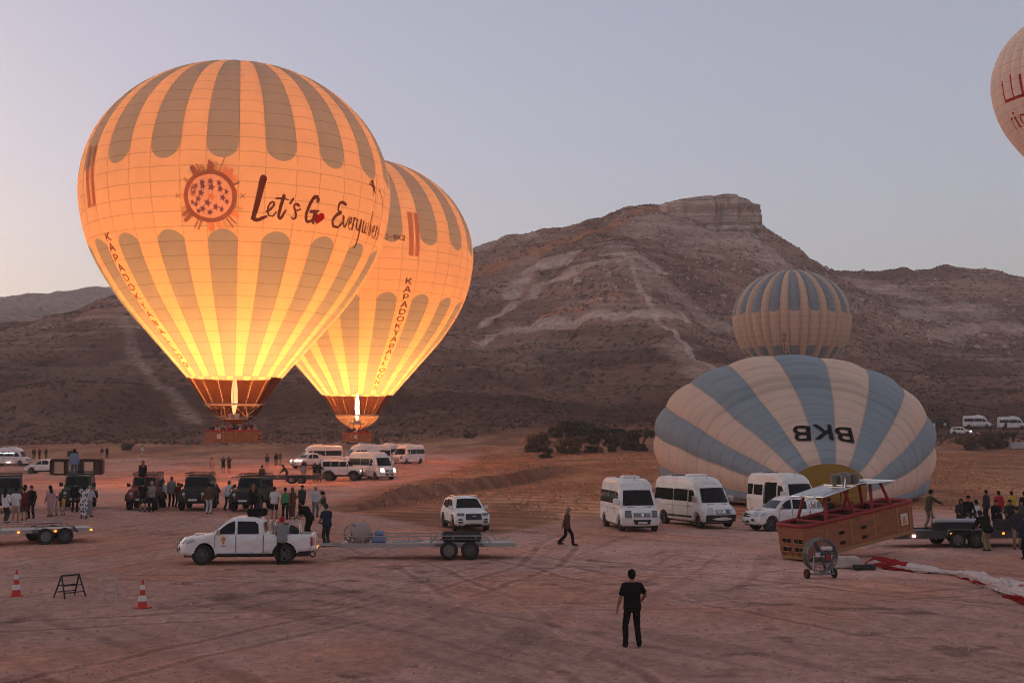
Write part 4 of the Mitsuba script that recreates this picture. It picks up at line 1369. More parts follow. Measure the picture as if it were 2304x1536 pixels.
def drive(proto, name, px, py, yaw, label, cat_, group=None, mats=None, drop=(), d=None, lit=None, dz=0.0, pitch=0.0):
    """yaw: where the nose points, in degrees from +x (the picture's right) towards the distance."""
    x, y, z = stand(px, py) if d is None else stand_d(px, d)
    k = proto.place(name, at(x, y, z + dz, yaw, ry=pitch), label, cat_, group, mats, drop)
    for n in (lit or ()):
        for key in [q for q in scene if q.startswith(k + '__' + n)]:
            scene[key]['emitter'] = lamp(*lit[n])
    return k


CARS = 'white passenger vans parked on the field'
drive(VANS['white bumper'], 'passenger_van', 1416, 1189, -82, 'white high roofed van with louvred grille, left of the two vans facing us', 'van', 'vans parked at the edge of the grass')
drive(VANS['grey bumper'], 'passenger_van', 1564, 1181, -67, 'white high roofed van with black bumper and roof unit, seen from its front corner', 'van', 'vans parked at the edge of the grass')
drive(VANS['door'], 'passenger_van', 1765, 1166, -72, 'white van with its side door open, behind the white pickup and the wicker basket', 'van', 'vans parked at the edge of the grass', drop=('roof_unit',))
drive(PICKUP, 'pickup_truck', 1778, 1192, 196, 'white crew cab pickup standing behind the wicker basket', 'pickup truck')
drive(SUV, 'off_road_car', 1046, 1189, -76, 'white off road car facing us on the grass behind the trailer', 'car')
drive(PICKUP_LOGO, 'pickup_truck', 556, 1265, 185, 'white crew cab pickup with an orange door logo, nearest vehicle, towing a trailer', 'pickup truck')
# far side of the gravel
LIT_H = {'headlight': ((3.5, 2.9, 2.0), .02)}
drive(VANS['white bumper'], 'passenger_van', 838, 1078, -50, 'white van facing us next to the white jeep with its lamps on', 'van', 'vans on the far side of the gravel', lit={'headlight': ((.5, .42, .33), .02)})
drive(VANS['white bumper'], 'passenger_van', 822, 1060, 205, 'white van half hidden behind the white jeep and the van beside it', 'van', 'vans on the far side of the gravel', d=150)
drive(JEEPP, 'jeep', 772, 1081, -6, 'white hard top jeep with its front door open, side on', 'jeep', None, {'paint_black': 'paint_white'}, ('roof_rack', 'spare_wheel'), lit={'headlight': ((.5, .42, .33), .02)})
drive(VANS['white bumper'], 'passenger_van', 718, 1046, 197, 'long white van lit orange by the burners, behind the white truck', 'van', 'vans on the far side of the gravel', d=164)
drive(PICKUP, 'pickup_truck', 700, 1050, 222, 'white crew cab truck with its headlights on, under the second balloon', 'pickup truck', d=152, lit=LIT_H)
drive(VANS['white bumper'], 'passenger_van', 876, 1042, -128, 'white van parked close to the rightmost far van', 'van', 'vans on the far side of the gravel', d=178)
drive(VANS['white bumper'], 'passenger_van', 918, 1042, -118, 'white van parked rightmost of the far group under the balloons', 'van', 'vans on the far side of the gravel', d=176)
lv = drive(VANS['white bumper'], 'passenger_van', 26, 1037, -4, 'white van with lit windows at the left edge of the field', 'van', None, d=190)
drive(PICKUP, 'pickup_truck', 106, 1069, 182, 'white pickup beside a dark basket on its side, far left', 'pickup truck', d=158)
# terrace on the right
drive(VANS['grey bumper'], 'passenger_van', 2200, 954, -14, 'white van with black bumper on the rise at the right', 'van', 'vans on the rise at the right', d=276)
drive(VANS['white bumper'], 'passenger_van', 2278, 953, -8, 'white van cut by the right edge, on the rise', 'van', 'vans on the rise at the right', d=276)
drive(SUV, 'off_road_car', 2164, 955, -30, 'low white car with its headlights on beside the vans on the rise', 'car', d=270, lit={'headlight': ((20, 20, 17), .02)})
for px, nm, m in ((2066, 'dark jeep half hidden behind the lying balloon, on the rise', 'paint_black'), (2118, 'dark jeep with red tail lights among people on the rise', 'paint_olive')):
    drive(JEEPP, 'jeep', px, 953, 100 if px > 2100 else 60, nm, 'jeep', None, {'paint_black': m}, ('roof_rack',), d=286, lit={'tail_light': ((3, .2, .1), .02)} if px > 2100 else None)
# the row of jeeps at the left
JG = 'jeeps with roof racks at the left'
drive(JEEPP, 'jeep', 22, 1150, -70, 'dark jeep at the left edge behind a group of standing people', 'jeep', JG, {'paint_black': 'paint_olive'}, d=76)
drive(JEEPP, 'jeep', 180, 1146, -78, 'dark green jeep with a man standing on it', 'jeep', JG, {'paint_black': 'paint_green'}, d=79)
drive(JEEPP, 'jeep', 332, 1141, -84, 'red jeep with a roof rack', 'jeep', JG, {'paint_black': 'paint_red'}, d=79)
drive(JEEPP, 'jeep', 449, 1138, -86, 'black jeep facing us, second from the right of its row', 'jeep', JG, d=79)
drive(JEEPP, 'jeep', 570, 1142, -95, 'dark olive jeep at the right end of its row', 'jeep', JG, {'paint_black': 'paint_olive'}, d=79)


# ------------------------------------------------------------------ trailers
mat('trailer_steel', (0.36, 0.31, 0.30), 0.55, 0.4, metallic=0.2)
mat('deck_plate', mikit.proc(lambda p, n, uv: mix((0.42, 0.36, 0.35), (0.26, 0.21, 0.20), fbm(p.x / 0.6, p.y / 0.6, 3.0, 4))), 0.5, 0.4)
matte('lamp_amber', (0.5, 0.25, 0.04))


def make_trailer(L, W, z, rail=True, hitch=True, steel='trailer_steel', lamps=0, deck='deck_plate', wx=0.0, drop=0.0, sides=False):
    """Deck from x = 0 (hitch end) to L, tandem wheels at wx, tongue towards -x."""
    P = Proto()
    P.add('deck', box(0, L, -W / 2 + .03, W / 2 - .03, z - .03, z), deck, False)
    P.add('frame', cat(box(0, L, -W / 2, -W / 2 + .07, z - .14, z + .02), box(0, L, W / 2 - .07, W / 2, z - .14, z + .02), box(0, .08, -W / 2 + .07, W / 2 - .07, z - .14, z - .035), box(L - .08, L, -W / 2 + .07, W / 2 - .07, z - .14, z - .035)), steel, False)
    for k in range(5):
        x = L * (k + 1) / 6
        P.add('cross_beam', box(x - .04, x + .04, -W / 2 + .07, W / 2 - .07, z - .13, z - .035), steel, False)
    if hitch:
        P.add('tongue', cat(tube([(.05, -W * .35, z - .08), (-1.5, 0, z - .12)], .05, 4), tube([(.05, W * .35, z - .08), (-1.5, 0, z - .12)], .05, 4), tube([(-1.4, 0, z - .12), (-2.0, 0, z - .13)], .05, 6)), steel, False)
    if hitch:
        P.add('hitch', lathe([(.001, z - .10), (.07, z - .12), (.07, z - .2), (.001, z - .22)], 10).apply_translation((-2.0, 0, 0)), 'dark_metal', 40)
    if hitch:
        P.add('jockey_wheel', cat(tube([(-1.2, .22, z + .3), (-1.2, .22, .28)], .025, 6), T_apply(wheel_meshes(.13, .07)[0], (-1.2, .22, .14))), 'dark_metal', 40)
    if rail:
        for s in (-1, 1):
            y = s * (W / 2 - .03)
            P.add('side_rail', cat(tube([(.02, y, z + .02), (.10, y, z + .30), (L * .80, y, z + .30), (L * .86, y, z + .02)], .025, 6)), steel, 40)
            for x in np.arange(.9, L * .78, .9):
                P.add('rail_post', tube([(x, y, z + .02), (x, y, z + .28)], .02, 5), steel, 40)
    n = 0
    for k, x in enumerate((wx - .42, wx + .42)):
        for s in (-1, 1):
            ty, ri = wheel_meshes(.36, .22, 5)
            for m in (ty, ri):
                if s < 0:
                    m.apply_transform(trimesh.transformations.rotation_matrix(math.pi, (0, 0, 1)))
                m.apply_translation((x, s * (W / 2 + .14), .36))
            nm = 'wheel' if n == 0 else f'wheel_{n:03d}'
            P.add(nm + '__tyre', ty, 'tyre', 40)
            P.add(nm + '__rim', ri, 'rim_dark' if k else 'rim', 30)
            n += 1
    for s in (-1, 1):
        y = s * (W / 2 + .14)
        a = [(wx - 1.0, y, .48), (wx - .78, y, .80), (wx + .78, y, .80), (wx + 1.0, y, .48)]
        q = np.array(a)
        P.add('mudguard', cat(*[box(min(q[i][0], q[i + 1][0]), max(q[i][0], q[i + 1][0]), y - .14, y + .14, .79, .81) if i == 1 else tube_plate(q[i], q[i + 1], .14) for i in range(3)]), 'dark_metal' if steel != 'trailer_steel' else 'trim', False)
    P.add('axle', cat(*[box(x - .04, x + .04, -W / 2, W / 2, .32, .40) for x in (wx - .42, wx + .42)]), 'dark_metal', False)
    if not rail:
        for s in (-1, 1):
            P.add('side_board', box(.02, L, min(s * (W / 2 + .002), s * (W / 2 + .03)), max(s * (W / 2 + .002), s * (W / 2 + .03)), z - .30, z + .06), steel, False)
    P.lamps = []
    for k in range(lamps):
        x = .3 + (L - .5) * k / max(1, lamps - 1)
        for s in (-1, 1):
            b = box(x - .05, x + .05, min(s * (W / 2 + .034), s * (W / 2 + .08)), max(s * (W / 2 + .034), s * (W / 2 + .08)), z - .12, z - .04, .01)
            P.lamps.append(P.add('marker_lamp', b, 'lamp_amber', 30, emitter=lamp((0.28, 0.080, 0.009), .02)))
    return P


def tube_plate(a, b, hw):
    a, b = np.asarray(a), np.asarray(b)
    P = np.array([[a + [0, -hw, 0], a + [0, hw, 0]], [b + [0, -hw, 0], b + [0, hw, 0]]])
    m = grid(P)
    if m.face_normals[0][2] < 0:
        m.invert()
    return m


def park(P, px, d, yaw, label, dz=0, pitch=0, group=None):
    x, y, z = stand_d(px, d)
    return P.place('trailer', at(x, y, z + dz, yaw, ry=pitch), label, 'trailer', group)


TR_A = make_trailer(7.0, 1.75, .62, wx=4.75)
park(TR_A, 772, 52.4, 3, 'long flat trailer with low side rails hitched to the nearest pickup')
TR_B = make_trailer(6.8, 1.9, .66, lamps=5, wx=5.0)
TR_C = make_trailer(7.6, 1.9, .70, False, False, 'dark_metal', lamps=4, deck='dark_metal', wx=3.3)
TR_D = make_trailer(6.5, 1.9, .70, False, True, 'dark_metal', lamps=4, deck='dark_metal', wx=4.0)
park(TR_B, -150, 56, 33, 'flat trailer with glowing amber side lamps at the left edge', dz=.0)
park(TR_D, 572, 119, 4, 'dark flat trailer with amber lamps behind the jeeps')
park(TR_D, 742, 158, 3, 'dark flat trailer with amber lamps beside the far white truck')
park(TR_C, 1985, 57.6, 5, 'dark flat trailer at the right under the tilted basket end')
# ------------------------------------------------------------------ people
mat('skin', (0.29, 0.140, 0.092), 0.6)
mat('hair_dark', (0.016, 0.012, 0.010), 0.9, 0.08)
mat('hair_brown', (0.085, 0.042, 0.024), 0.6)
mat('hair_red', (0.24, 0.07, 0.025), 0.6)
mat('hair_fair', (0.38, 0.26, 0.15), 0.6)
mat('hair_grey', (0.26, 0.24, 0.23), 0.6)
for _n, _c in dict(black=(.018, .016, .016), charcoal=(.045, .042, .044), white=(.62, .60, .60), cream=(.52, .44, .36), grey=(.24, .23, .24), pale=(.46, .44, .46), navy=(.028, .035, .06), denim=(.10, .12, .17), blue=(.20, .25, .36), khaki=(.26, .19, .12),
                   brown=(.11, .060, .040), maroon=(.12, .025, .025), red=(.36, .028, .026), green=(.055, .23, .10), olive=(.075, .068, .042), yellow=(.52, .34, .05), sand=(.40, .31, .23), rose=(.45, .27, .25), shoe=(.03, .027, .027)).items():
    matte('wear_' + _n, _c)


def floral(p, n, uv):
    a, b, c = mikit.voronoi(p.x / 0.16 + p.y / .2, p.z / 0.22)
    return mix((0.06, 0.045, 0.06), (0.62, 0.58, 0.58), smoothstep(0.22, 0.40, a))


def striped_shirt(p, n, uv):
    s = 0.5 + 0.5 * dr.sin((p.x + p.y) * 70)
    return mix((0.36, 0.36, 0.40), (0.68, 0.67, 0.67), smoothstep(0.3, 0.6, s))


matte('wear_floral', mikit.proc(floral))
matte('wear_striped', mikit.proc(striped_shirt))


def ik(a, b, la, lb, hint):
    a, b, hint = np.asarray(a, float), np.asarray(b, float), np.asarray(hint, float)
    d = b - a
    L = np.linalg.norm(d)
    if L > (la + lb) * .998:
        b = a + d * (la + lb) * .998 / L
        d, L = b - a, (la + lb) * .998
    u = d / L
    x = (la ** 2 - lb ** 2 + L ** 2) / (2 * L)
    h = math.sqrt(max(la ** 2 - x ** 2, 0))
    n = hint - u * np.dot(hint, u)
    n /= np.linalg.norm(n) + 1e-9
    return a + u * x + n * h, b


POSES = {
    # hip height, lean (degrees forwards), feet (x, y, z), hands (x, y, z), head pitch
    'stand': dict(hip=.93, lean=2, feet=((-.11, .02, 0), (.12, -.02, 0)), hands=((-.27, .08, .80), (.27, .06, .82))),
    'easy': dict(hip=.92, lean=-1, feet=((-.10, .10, 0), (.14, -.05, 0)), hands=((-.25, .10, .80), (.16, .22, 1.08))),
    'pockets': dict(hip=.93, lean=3, feet=((-.12, .0, 0), (.12, .05, 0)), hands=((-.22, .14, .92), (.22, .14, .92))),
    'crossed': dict(hip=.93, lean=2, feet=((-.09, .0, 0), (.11, .06, 0)), hands=((.08, .24, 1.16), (-.08, .26, 1.20))),
    'photo': dict(hip=.93, lean=-4, feet=((-.12, .04, 0), (.12, -.04, 0)), hands=((-.07, .27, 1.55), (.07, .27, 1.55)), head=-8),
    'walk': dict(hip=.90, lean=4, feet=((-.08, -.30, .05), (.09, .32, .01)), hands=((-.24, .16, .84), (.23, -.20, .88)), head=8),
    'away': dict(hip=.925, lean=2, feet=((-.16, .02, 0), (.13, -.10, .02)), hands=((-.36, .10, .80), (.26, .26, 1.02)), head=0, elbow=((-.7, -.8, 0), (1.2, -.5, -.2))),
    'lean': dict(hip=.90, lean=38, feet=((-.13, -.05, 0), (.13, .08, 0)), hands=((-.20, .62, .85), (.20, .66, .92)), head=10),
    'reach': dict(hip=.93, lean=10, feet=((-.10, -.08, 0), (.12, .12, 0)), hands=((-.22, .18, .86), (.20, .62, 1.12)), head=6),
    'sit': dict(hip=.12, lean=6, feet=((-.12, .46, -.38), (.12, .48, -.38)), hands=((-.20, .34, .16), (.20, .34, .16)), head=4, seat=True),
    'hold': dict(hip=.93, lean=6, feet=((-.13, -.04, 0), (.12, .1, 0)), hands=((-.16, .36, 1.02), (.18, .38, 1.10)), head=10),
}


def hand_bones(w, dirn, side, up, r=1.0, curl=0.5, fine=True):
    """Palm, four bent fingers and a thumb beyond the wrist w; the palm faces 'up'."""
    dirn = dirn / np.linalg.norm(dirn)
    acr = np.cross(dirn, up)
    acr /= np.linalg.norm(acr) + 1e-9
    nor = np.cross(acr, dirn)
    out = []
    k = w + dirn * .085 * r
    sp = [(-.030, .92), (-.010, 1.05), (.010, 1.0), (.029, .80)]
    base = [k + acr * a * r for a, _ in sp]
    out.append(hull([(*w, .022 * r), (*(base[0]), .014 * r), (*(base[3]), .013 * r), (*(w + acr * .016 * r), .02 * r), (*(w - acr * .016 * r), .02 * r)], 8))
    for b, (_, L) in zip(base, sp):
        p, d, rr = b, dirn.copy(), .0095 * r
        for seg, bend in ((.040, curl * .5), (.026, curl * .9), (.020, curl * .7)):
            d = d * math.cos(bend) + nor * math.sin(bend)
            d /= np.linalg.norm(d)
            q = p + d * seg * L * r
            out.append(hull([(*p, rr), (*q, rr * .92)], 6))
            p, rr = q, rr * .92
    t0 = w + dirn * .028 * r - acr * side * .026 * r
    t1 = t0 + (dirn * .7 - acr * side * .75 + nor * .35) * .036 * r
    t2 = t1 + (dirn * .95 - acr * side * .15 + nor * .35) * .032 * r
    out += [hull([(*t0, .0125 * r), (*t1, .0105 * r)], 6), hull([(*t1, .0105 * r), (*t2, .0085 * r)], 6)]
    return out


def make_person(pose, top='short', bottom='trousers', hair='short', woman=False, fine=0.03, extra=None):
    q = POSES[pose]
    g = .92 if woman else 1.0
    P = Proto()
    hip = np.array([0, 0, q['hip']])
    le = math.radians(q['lean'])
    up = np.array([0, math.sin(le), math.cos(le)])
    fw = np.array([0, math.cos(le), -math.sin(le)])
    waist, chest, neck = hip + up * .16, hip + up * .38, hip + up * .565
    hp = math.radians(q.get('head', 0)) + le * .4
    hu, hf = np.array([0, math.sin(hp), math.cos(hp)]), np.array([0, math.cos(hp), -math.sin(hp)])
    head = neck + hu * .155 + hf * .02
    sh = [chest + up * .115 + np.array([s * .175 * g, 0, 0]) for s in (-1, 1)]
    hj = [hip + np.array([s * .09, 0, -.02]) for s in (-1, 1)]
    bones, tops, bots = [], [], []
    X = np.array([1.0, 0, 0])

    def S(p, r):
        return (*p, r)
    tor = [S(hip + X * .09, .105), S(hip - X * .09, .105), S(waist + X * .07 * g, .095), S(waist - X * .07 * g, .095)]
    tor2 = [S(waist + X * .07 * g, .095), S(waist - X * .07 * g, .095), S(chest + X * .10 * g, .105), S(chest - X * .10 * g, .105)]
    tor3 = [S(chest + X * .10 * g, .105), S(chest - X * .10 * g, .105), S(sh[0] + X * .03, .07), S(sh[1] - X * .03, .07), S(neck - up * .03, .06)]
    for t in (tor, tor2, tor3):
        bones.append(hull(t))
    if woman:
        bones.append(hull([S(chest + X * .075 + fw * .06, .065), S(chest - X * .075 + fw * .06, .065), S(chest, .08)]))
    bones.append(hull([S(neck - up * .04, .062), S(neck + hu * .06, .055)]))
    # skull, jaw, nose, ears, brow
    bones.append(hull([S(head + hu * .045 - hf * .012, .092), S(head + hf * .018 + hu * .02, .082), S(head - hu * .055 + hf * .05, .042), S(head - hu * .06 + hf * .02, .050)], 12))
    bones.append(hull([S(head + hf * .098 + hu * .015, .010), S(head + hf * .118 - hu * .018, .014), S(head + hf * .09 - hu * .02, .018)], 6))
    bones.append(hull([S(head + hf * .088 - hu * .052 + X * .018, .010), S(head + hf * .088 - hu * .052 - X * .018, .010)], 6))
    for s in (-1, 1):
        bones.append(hull([S(head + X * s * .086 + hu * .015 - hf * .01, .014), S(head + X * s * .086 - hu * .022 - hf * .005, .011)], 6))
        bones.append(hull([S(head + X * s * .032 + hf * .082 + hu * .03, .012), S(head + X * s * .05 + hf * .07 + hu * .03, .012)], 6))
    big = 1.03 if not woman else .88
    for i, s in ((0, -1), (1, 1)):
        hnt = q.get('elbow', ((-.5, -.9, -.3), (.5, -.9, -.3)))[i]
        tgt = np.array(q['hands'][i], float)
        if q.get('seat'):
            tgt = tgt + [0, 0, 0]
        el, wr = ik(sh[i], tgt, .285, .255, hnt)
        bones += [hull([S(sh[i], .062 * big), S(el, .044 * big)]), hull([S(el, .046 * big), S((el + wr) / 2 + (el - wr) * .18, .046 * big), S(wr, .028 * big)])]
        dirn = wr - el
        inn = np.array([-s, .25, .0])
        bones += hand_bones(wr, dirn, s, inn - dirn * np.dot(inn, dirn) / np.dot(dirn, dirn), 1.0 if not woman else .9, .55)
        if top in ('short', 'vest', 'jacket', 'long'):
            m = sh[i] + (el - sh[i]) * .66
            if top == 'short':
                tops.append(hull([S(sh[i] - up * .006, .079 * big), S(m, .072 * big)]))
            elif top in ('long', 'jacket'):
                k = .018 if top == 'long' else .028
                tops += [hull([S(sh[i], .070 * big + k * .6), S(el, .050 * big + k)]), hull([S(el, .050 * big + k), S(wr - dirn * .04, .036 * big + k * .7)])]
        # legs
        ft = np.array(q['feet'][i], float)
        an = ft + np.array([0, -.03, .085])
        kn, an = ik(hj[i], an, .44, .42, (s * .12, 1, .0) if not q.get('seat') else (0, .3, 1))
        bones += [hull([S(hj[i], .088), S((hj[i] + kn) / 2, .078), S(kn, .056)]), hull([S(kn, .056), S(kn * .68 + an * .32 - fw * .015, .056), S(an, .036)]), hull([S(an, .036), S(ft + [0, -.04, .035], .034), S(ft + [s * .015, .15, .025], .026)])]
        P.add('shoe', smoothed([hull([S(an - [0, 0, .02], .048), S(ft + [0, -.055, .04], .042), S(ft + [s * .012, .06, .045], .044), S(ft + [s * .018, .165, .032], .034)], 10)], .03, 3), 'wear_shoe', True)
        if bottom == 'trousers':
            bots += [hull([S(hj[i] + [0, 0, .02], .102), S(hj[i] * .45 + kn * .55, .086), S(kn, .074)]), hull([S(kn, .074), S(an + [0, -.01, .06], .060), S(an + [0, -.012, .0], .064)])]
        elif bottom == 'shorts':
            bots += [hull([S(hj[i] + [0, 0, .02], .104), S(hj[i] * .12 + kn * .88, .090)])]
    if top == 'short' or top == 'long':
        hem = hip - up * .02
        tops += [hull([S(hem + X * .095, .122), S(hem - X * .095, .122), S(waist + X * .075 * g, .116), S(waist - X * .075 * g, .116)]), hull([S(waist + X * .075 * g, .116), S(waist - X * .075 * g, .116), S(chest + X * .105 * g, .122), S(chest - X * .105 * g, .122)]),
                 hull([S(chest + X * .105 * g, .122), S(chest - X * .105 * g, .122), S(sh[0] + X * .035 - up * .004, .082), S(sh[1] - X * .035 - up * .004, .082), S(neck - up * .040, .074)])]
    elif top == 'jacket':
        hem = hip - up * .06
        tops += [hull([S(hem + X * .10, .135), S(hem - X * .10, .135), S(waist + X * .09, .128), S(waist - X * .09, .128)]), hull([S(waist + X * .09, .128), S(waist - X * .09, .128), S(chest + X * .115, .130), S(chest - X * .115, .130)]),
                 hull([S(chest + X * .115, .130), S(chest - X * .115, .130), S(sh[0] + X * .02, .090), S(sh[1] - X * .02, .090), S(neck - up * .02, .076)])]
    elif top in ('tank', 'vest'):
        hem = hip + up * .02
        k = .015 if top == 'tank' else .032
        tops += [hull([S(hem + X * .09, .10 + k), S(hem - X * .09, .10 + k), S(waist + X * .07 * g, .095 + k), S(waist - X * .07 * g, .095 + k)]), hull([S(waist + X * .07 * g, .095 + k), S(waist - X * .07 * g, .095 + k), S(chest + X * .10 * g, .105 + k), S(chest - X * .10 * g, .105 + k)]),
                 hull([S(chest + X * .10 * g, .105 + k), S(chest - X * .10 * g, .105 + k), S(sh[0] + X * .06, .055 + k), S(sh[1] - X * .06, .055 + k)])]
    if woman and top != 'none':
        tops.append(hull([S(chest + X * .075 + fw * .06, .078), S(chest - X * .075 + fw * .06, .078), S(chest, .10)]))
    if bottom in ('trousers', 'shorts'):
        bots.append(hull([S(hip + X * .09 + up * .06, .110), S(hip - X * .09 + up * .06, .110), S(hj[0], .108), S(hj[1], .108)]))
    elif bottom in ('dress', 'skirt', 'gown', 'robe'):
        lowz, rr = {'dress': (.38, .19), 'skirt': (.46, .17), 'gown': (.04, .42), 'robe': (.10, .17)}[bottom]
        y = (q['feet'][0][1] + q['feet'][1][1]) / 2
        ring = [(.5 * rr * math.cos(a), y + .5 * rr * math.sin(a) * .9, lowz + .05, rr * .5) for a in np.linspace(0, 2 * math.pi, 9)[:-1]]
        ring = [(x * 1.6, y2 * 1.4, z, r * .25) for x, y2, z, r in ring]
        bots += [hull([S(waist + X * .06, .105), S(waist - X * .06, .105), S(hip + X * .09, .125), S(hip - X * .09, .125)]), hull([S(hip + X * .09, .125), S(hip - X * .09, .125)] + ring)]
    body = smoothed(bones, fine, 5)
    P.add('body', body, 'skin', True)

    def fold(m, amp, sc):
        v = m.vertices
        m.vertices = v + (meshkit.fbm(v / sc, 2, 11) - .5)[:, None] * amp * np.array(trimesh.Trimesh(v, m.faces, process=False).vertex_normals)
        return m
    if tops:
        P.add('top', fold(smoothed(tops, fine, 5), .028, [.10, .10, .05]), 'wear_black', True)
    if bots:
        P.add({'trousers': 'trousers', 'shorts': 'shorts'}.get(bottom, 'dress' if bottom in ('dress', 'gown', 'robe') else 'skirt'), fold(smoothed(bots, fine * 1.1, 5), .026, [.10, .10, .07]), 'wear_charcoal', True)
    top_ = head + hu * .055 - hf * .018
    if hair == 'short':
        hs = [hull([S(top_, .100), S(top_ - hf * .02 - hu * .06, .088), S(top_ + hf * .035 + hu * .012, .084)], 12)]
    elif hair == 'long':
        hs = [hull([S(top_, .105), S(top_ - hf * .03 - hu * .06, .098), S(top_ + hf * .03 + hu * .012, .088)], 12), hull([S(top_ - hf * .05 - hu * .05, .09), S(neck - fw * .10 - up * .12 + X * .04, .05), S(neck - fw * .10 - up * .12 - X * .04, .05)], 10)]
    elif hair == 'tail':
        hs = [hull([S(top_, .103), S(top_ - hf * .03 - hu * .05, .094), S(top_ + hf * .03 + hu * .012, .086)], 12), hull([S(top_ - hf * .11, .04), S(top_ - hf * .14 - hu * .12, .035)], 8), hull([S(top_ - hf * .14 - hu * .12, .035), S(top_ - hf * .12 - hu * .24, .018)], 8)]
    elif hair == 'cap':
        hs = [hull([S(top_ + hu * .008, .102), S(top_ - hf * .02 - hu * .035, .094), S(top_ + hf * .03 + hu * .012, .090)], 12), hull([S(top_ + hf * .09 + X * .05, .014), S(top_ + hf * .09 - X * .05, .014), S(top_ + hf * .17 + X * .03 - hu * .01, .010), S(top_ + hf * .17 - X * .03 - hu * .01, .010)], 6)]
    elif hair == 'hood':
        hs = [hull([S(top_, .115), S(top_ - hf * .03 - hu * .08, .105), S(neck - fw * .03, .10)], 12)]
    else:
        hs = [hull([S(top_ - hf * .03 - hu * .035, .090), S(top_ - hf * .05 - hu * .07, .07)], 12)]
    P.add('cap' if hair == 'cap' else 'hood' if hair == 'hood' else 'hair', smoothed(hs, .03, 3), 'hair_dark', True)
    if extra == 'pack':
        P.add('backpack', smoothed([hull([S(chest - fw * .20 + X * .10, .07), S(chest - fw * .20 - X * .10, .07), S(waist - fw * .19 + X * .10, .08), S(waist - fw * .19 - X * .10, .08), S(chest - fw * .10, .10)])], .05, 3), 'wear_charcoal', True)
    if extra == 'camera':
        c = (np.array(q['hands'][0]) + np.array(q['hands'][1])) / 2 + [0, .05, .03]
        P.add('camera', cat(box(c[0] - .07, c[0] + .07, c[1] - .03, c[1] + .03, c[2] - .05, c[2] + .05, .01), box(c[0] - .035, c[0] + .035, c[1] + .03, c[1] + .11, c[2] - .035, c[2] + .035, .01)), 'trim', 30)
    if extra == 'shawl':
        P.add('shawl', smoothed([hull([S(neck - up * .05, .10), S(sh[0] - up * .05, .11), S(sh[1] - up * .05, .11), S(hip - fw * .06 + X * .26, .05), S(hip - fw * .06 - X * .26, .05), S(hip + X * .20 + fw * .06, .06), S(hip - X * .20 + fw * .06, .06)])], .05, 4), 'wear_grey', True)
    return P


KIND = {}


def who(px, py, yaw, label, pose='stand', top='short', bottom='trousers', hair='short', woman=False, c=('black', 'charcoal'), hc='hair_dark', skin=True, h=1.0, d=None, z=None, extra=None, fine=.03, group=None, ec=None, pos=None):
    """A person standing where the photograph shows the feet; yaw 0 = back turned to the camera."""
    key = (pose, top, bottom, hair, woman, extra, fine)
    if key not in KIND:
        KIND[key] = make_person(*key[:5], fine=fine, extra=extra)
    if pos is None:
        if z is not None:
            x, y, _ = U(px, 988, d)
        else:
            x, y, z = stand(px, py) if d is None else stand_d(px, d)
    else:
        x, y, z = pos
    mats = {'wear_black': 'wear_' + c[0], 'wear_charcoal': 'wear_' + c[1], 'hair_dark': hc}
    if ec:
        mats['wear_grey'] = 'wear_' + ec
    return KIND[key].place('person', at(x, y, z, yaw, h), label, 'person', group, mats)


# near people
who(1423, 1455, 6, 'man in black t-shirt and black trousers walking away across the empty gravel', 'away', c=('black', 'black'), fine=.022, h=1.0)
who(1275, 1227, -86, 'man in dark brown jacket and black trousers striding right across the gravel', 'walk', 'jacket', 'trousers', 'bald', c=('brown', 'black'), hc='hair_grey', fine=.026)
who(634, 1269, 18, 'man in grey t-shirt and red cap standing against the nearest pickup', 'hold', c=('grey', 'black'), hair='cap', hc='wear_red', fine=.026)
who(738, 1229, 40, 'man in blue top with a strap, standing on the trailer drawbar', 'hold', 'short', c=('navy', 'charcoal'), hair='cap', hc='wear_charcoal', z=.35, d=53.5)
who(700, 1215, 60, 'man in black leaning over the back of the nearest pickup', 'lean', c=('black', 'black'), z=.70, d=52.6)
# the group behind the nearest pickup
G = None
who(617, 1166, 10, 'person in white t-shirt and black shorts beside the dark olive jeep', 'pockets', 'short', 'shorts', c=('white', 'black'))
who(641, 1168, 2, 'woman in green sleeveless top and black trousers seen from behind', 'stand', 'tank', 'trousers', 'tail', True, c=('green', 'black'))
who(657, 1167, 20, 'woman with long dark hair and brown dress next to the green sleeveless top', 'easy', 'short', 'robe', 'long', True, c=('brown', 'brown'), hc='hair_brown')
who(679, 1160, 150, 'man in open dark jacket over a grey shirt, facing the group', 'easy', 'jacket', 'trousers', c=('charcoal', 'black'))
who(709, 1163, 200, 'fair haired woman in pale scarf behind the man leaning on the pickup', 'pockets', 'long', 'trousers', 'long', True, c=('pale', 'denim'), hc='hair_fair')
who(728, 1178, 70, 'woman with dark ponytail and cream trousers at the right end of the group', 'hold', 'tank', 'trousers', 'tail', True, c=('charcoal', 'cream'))
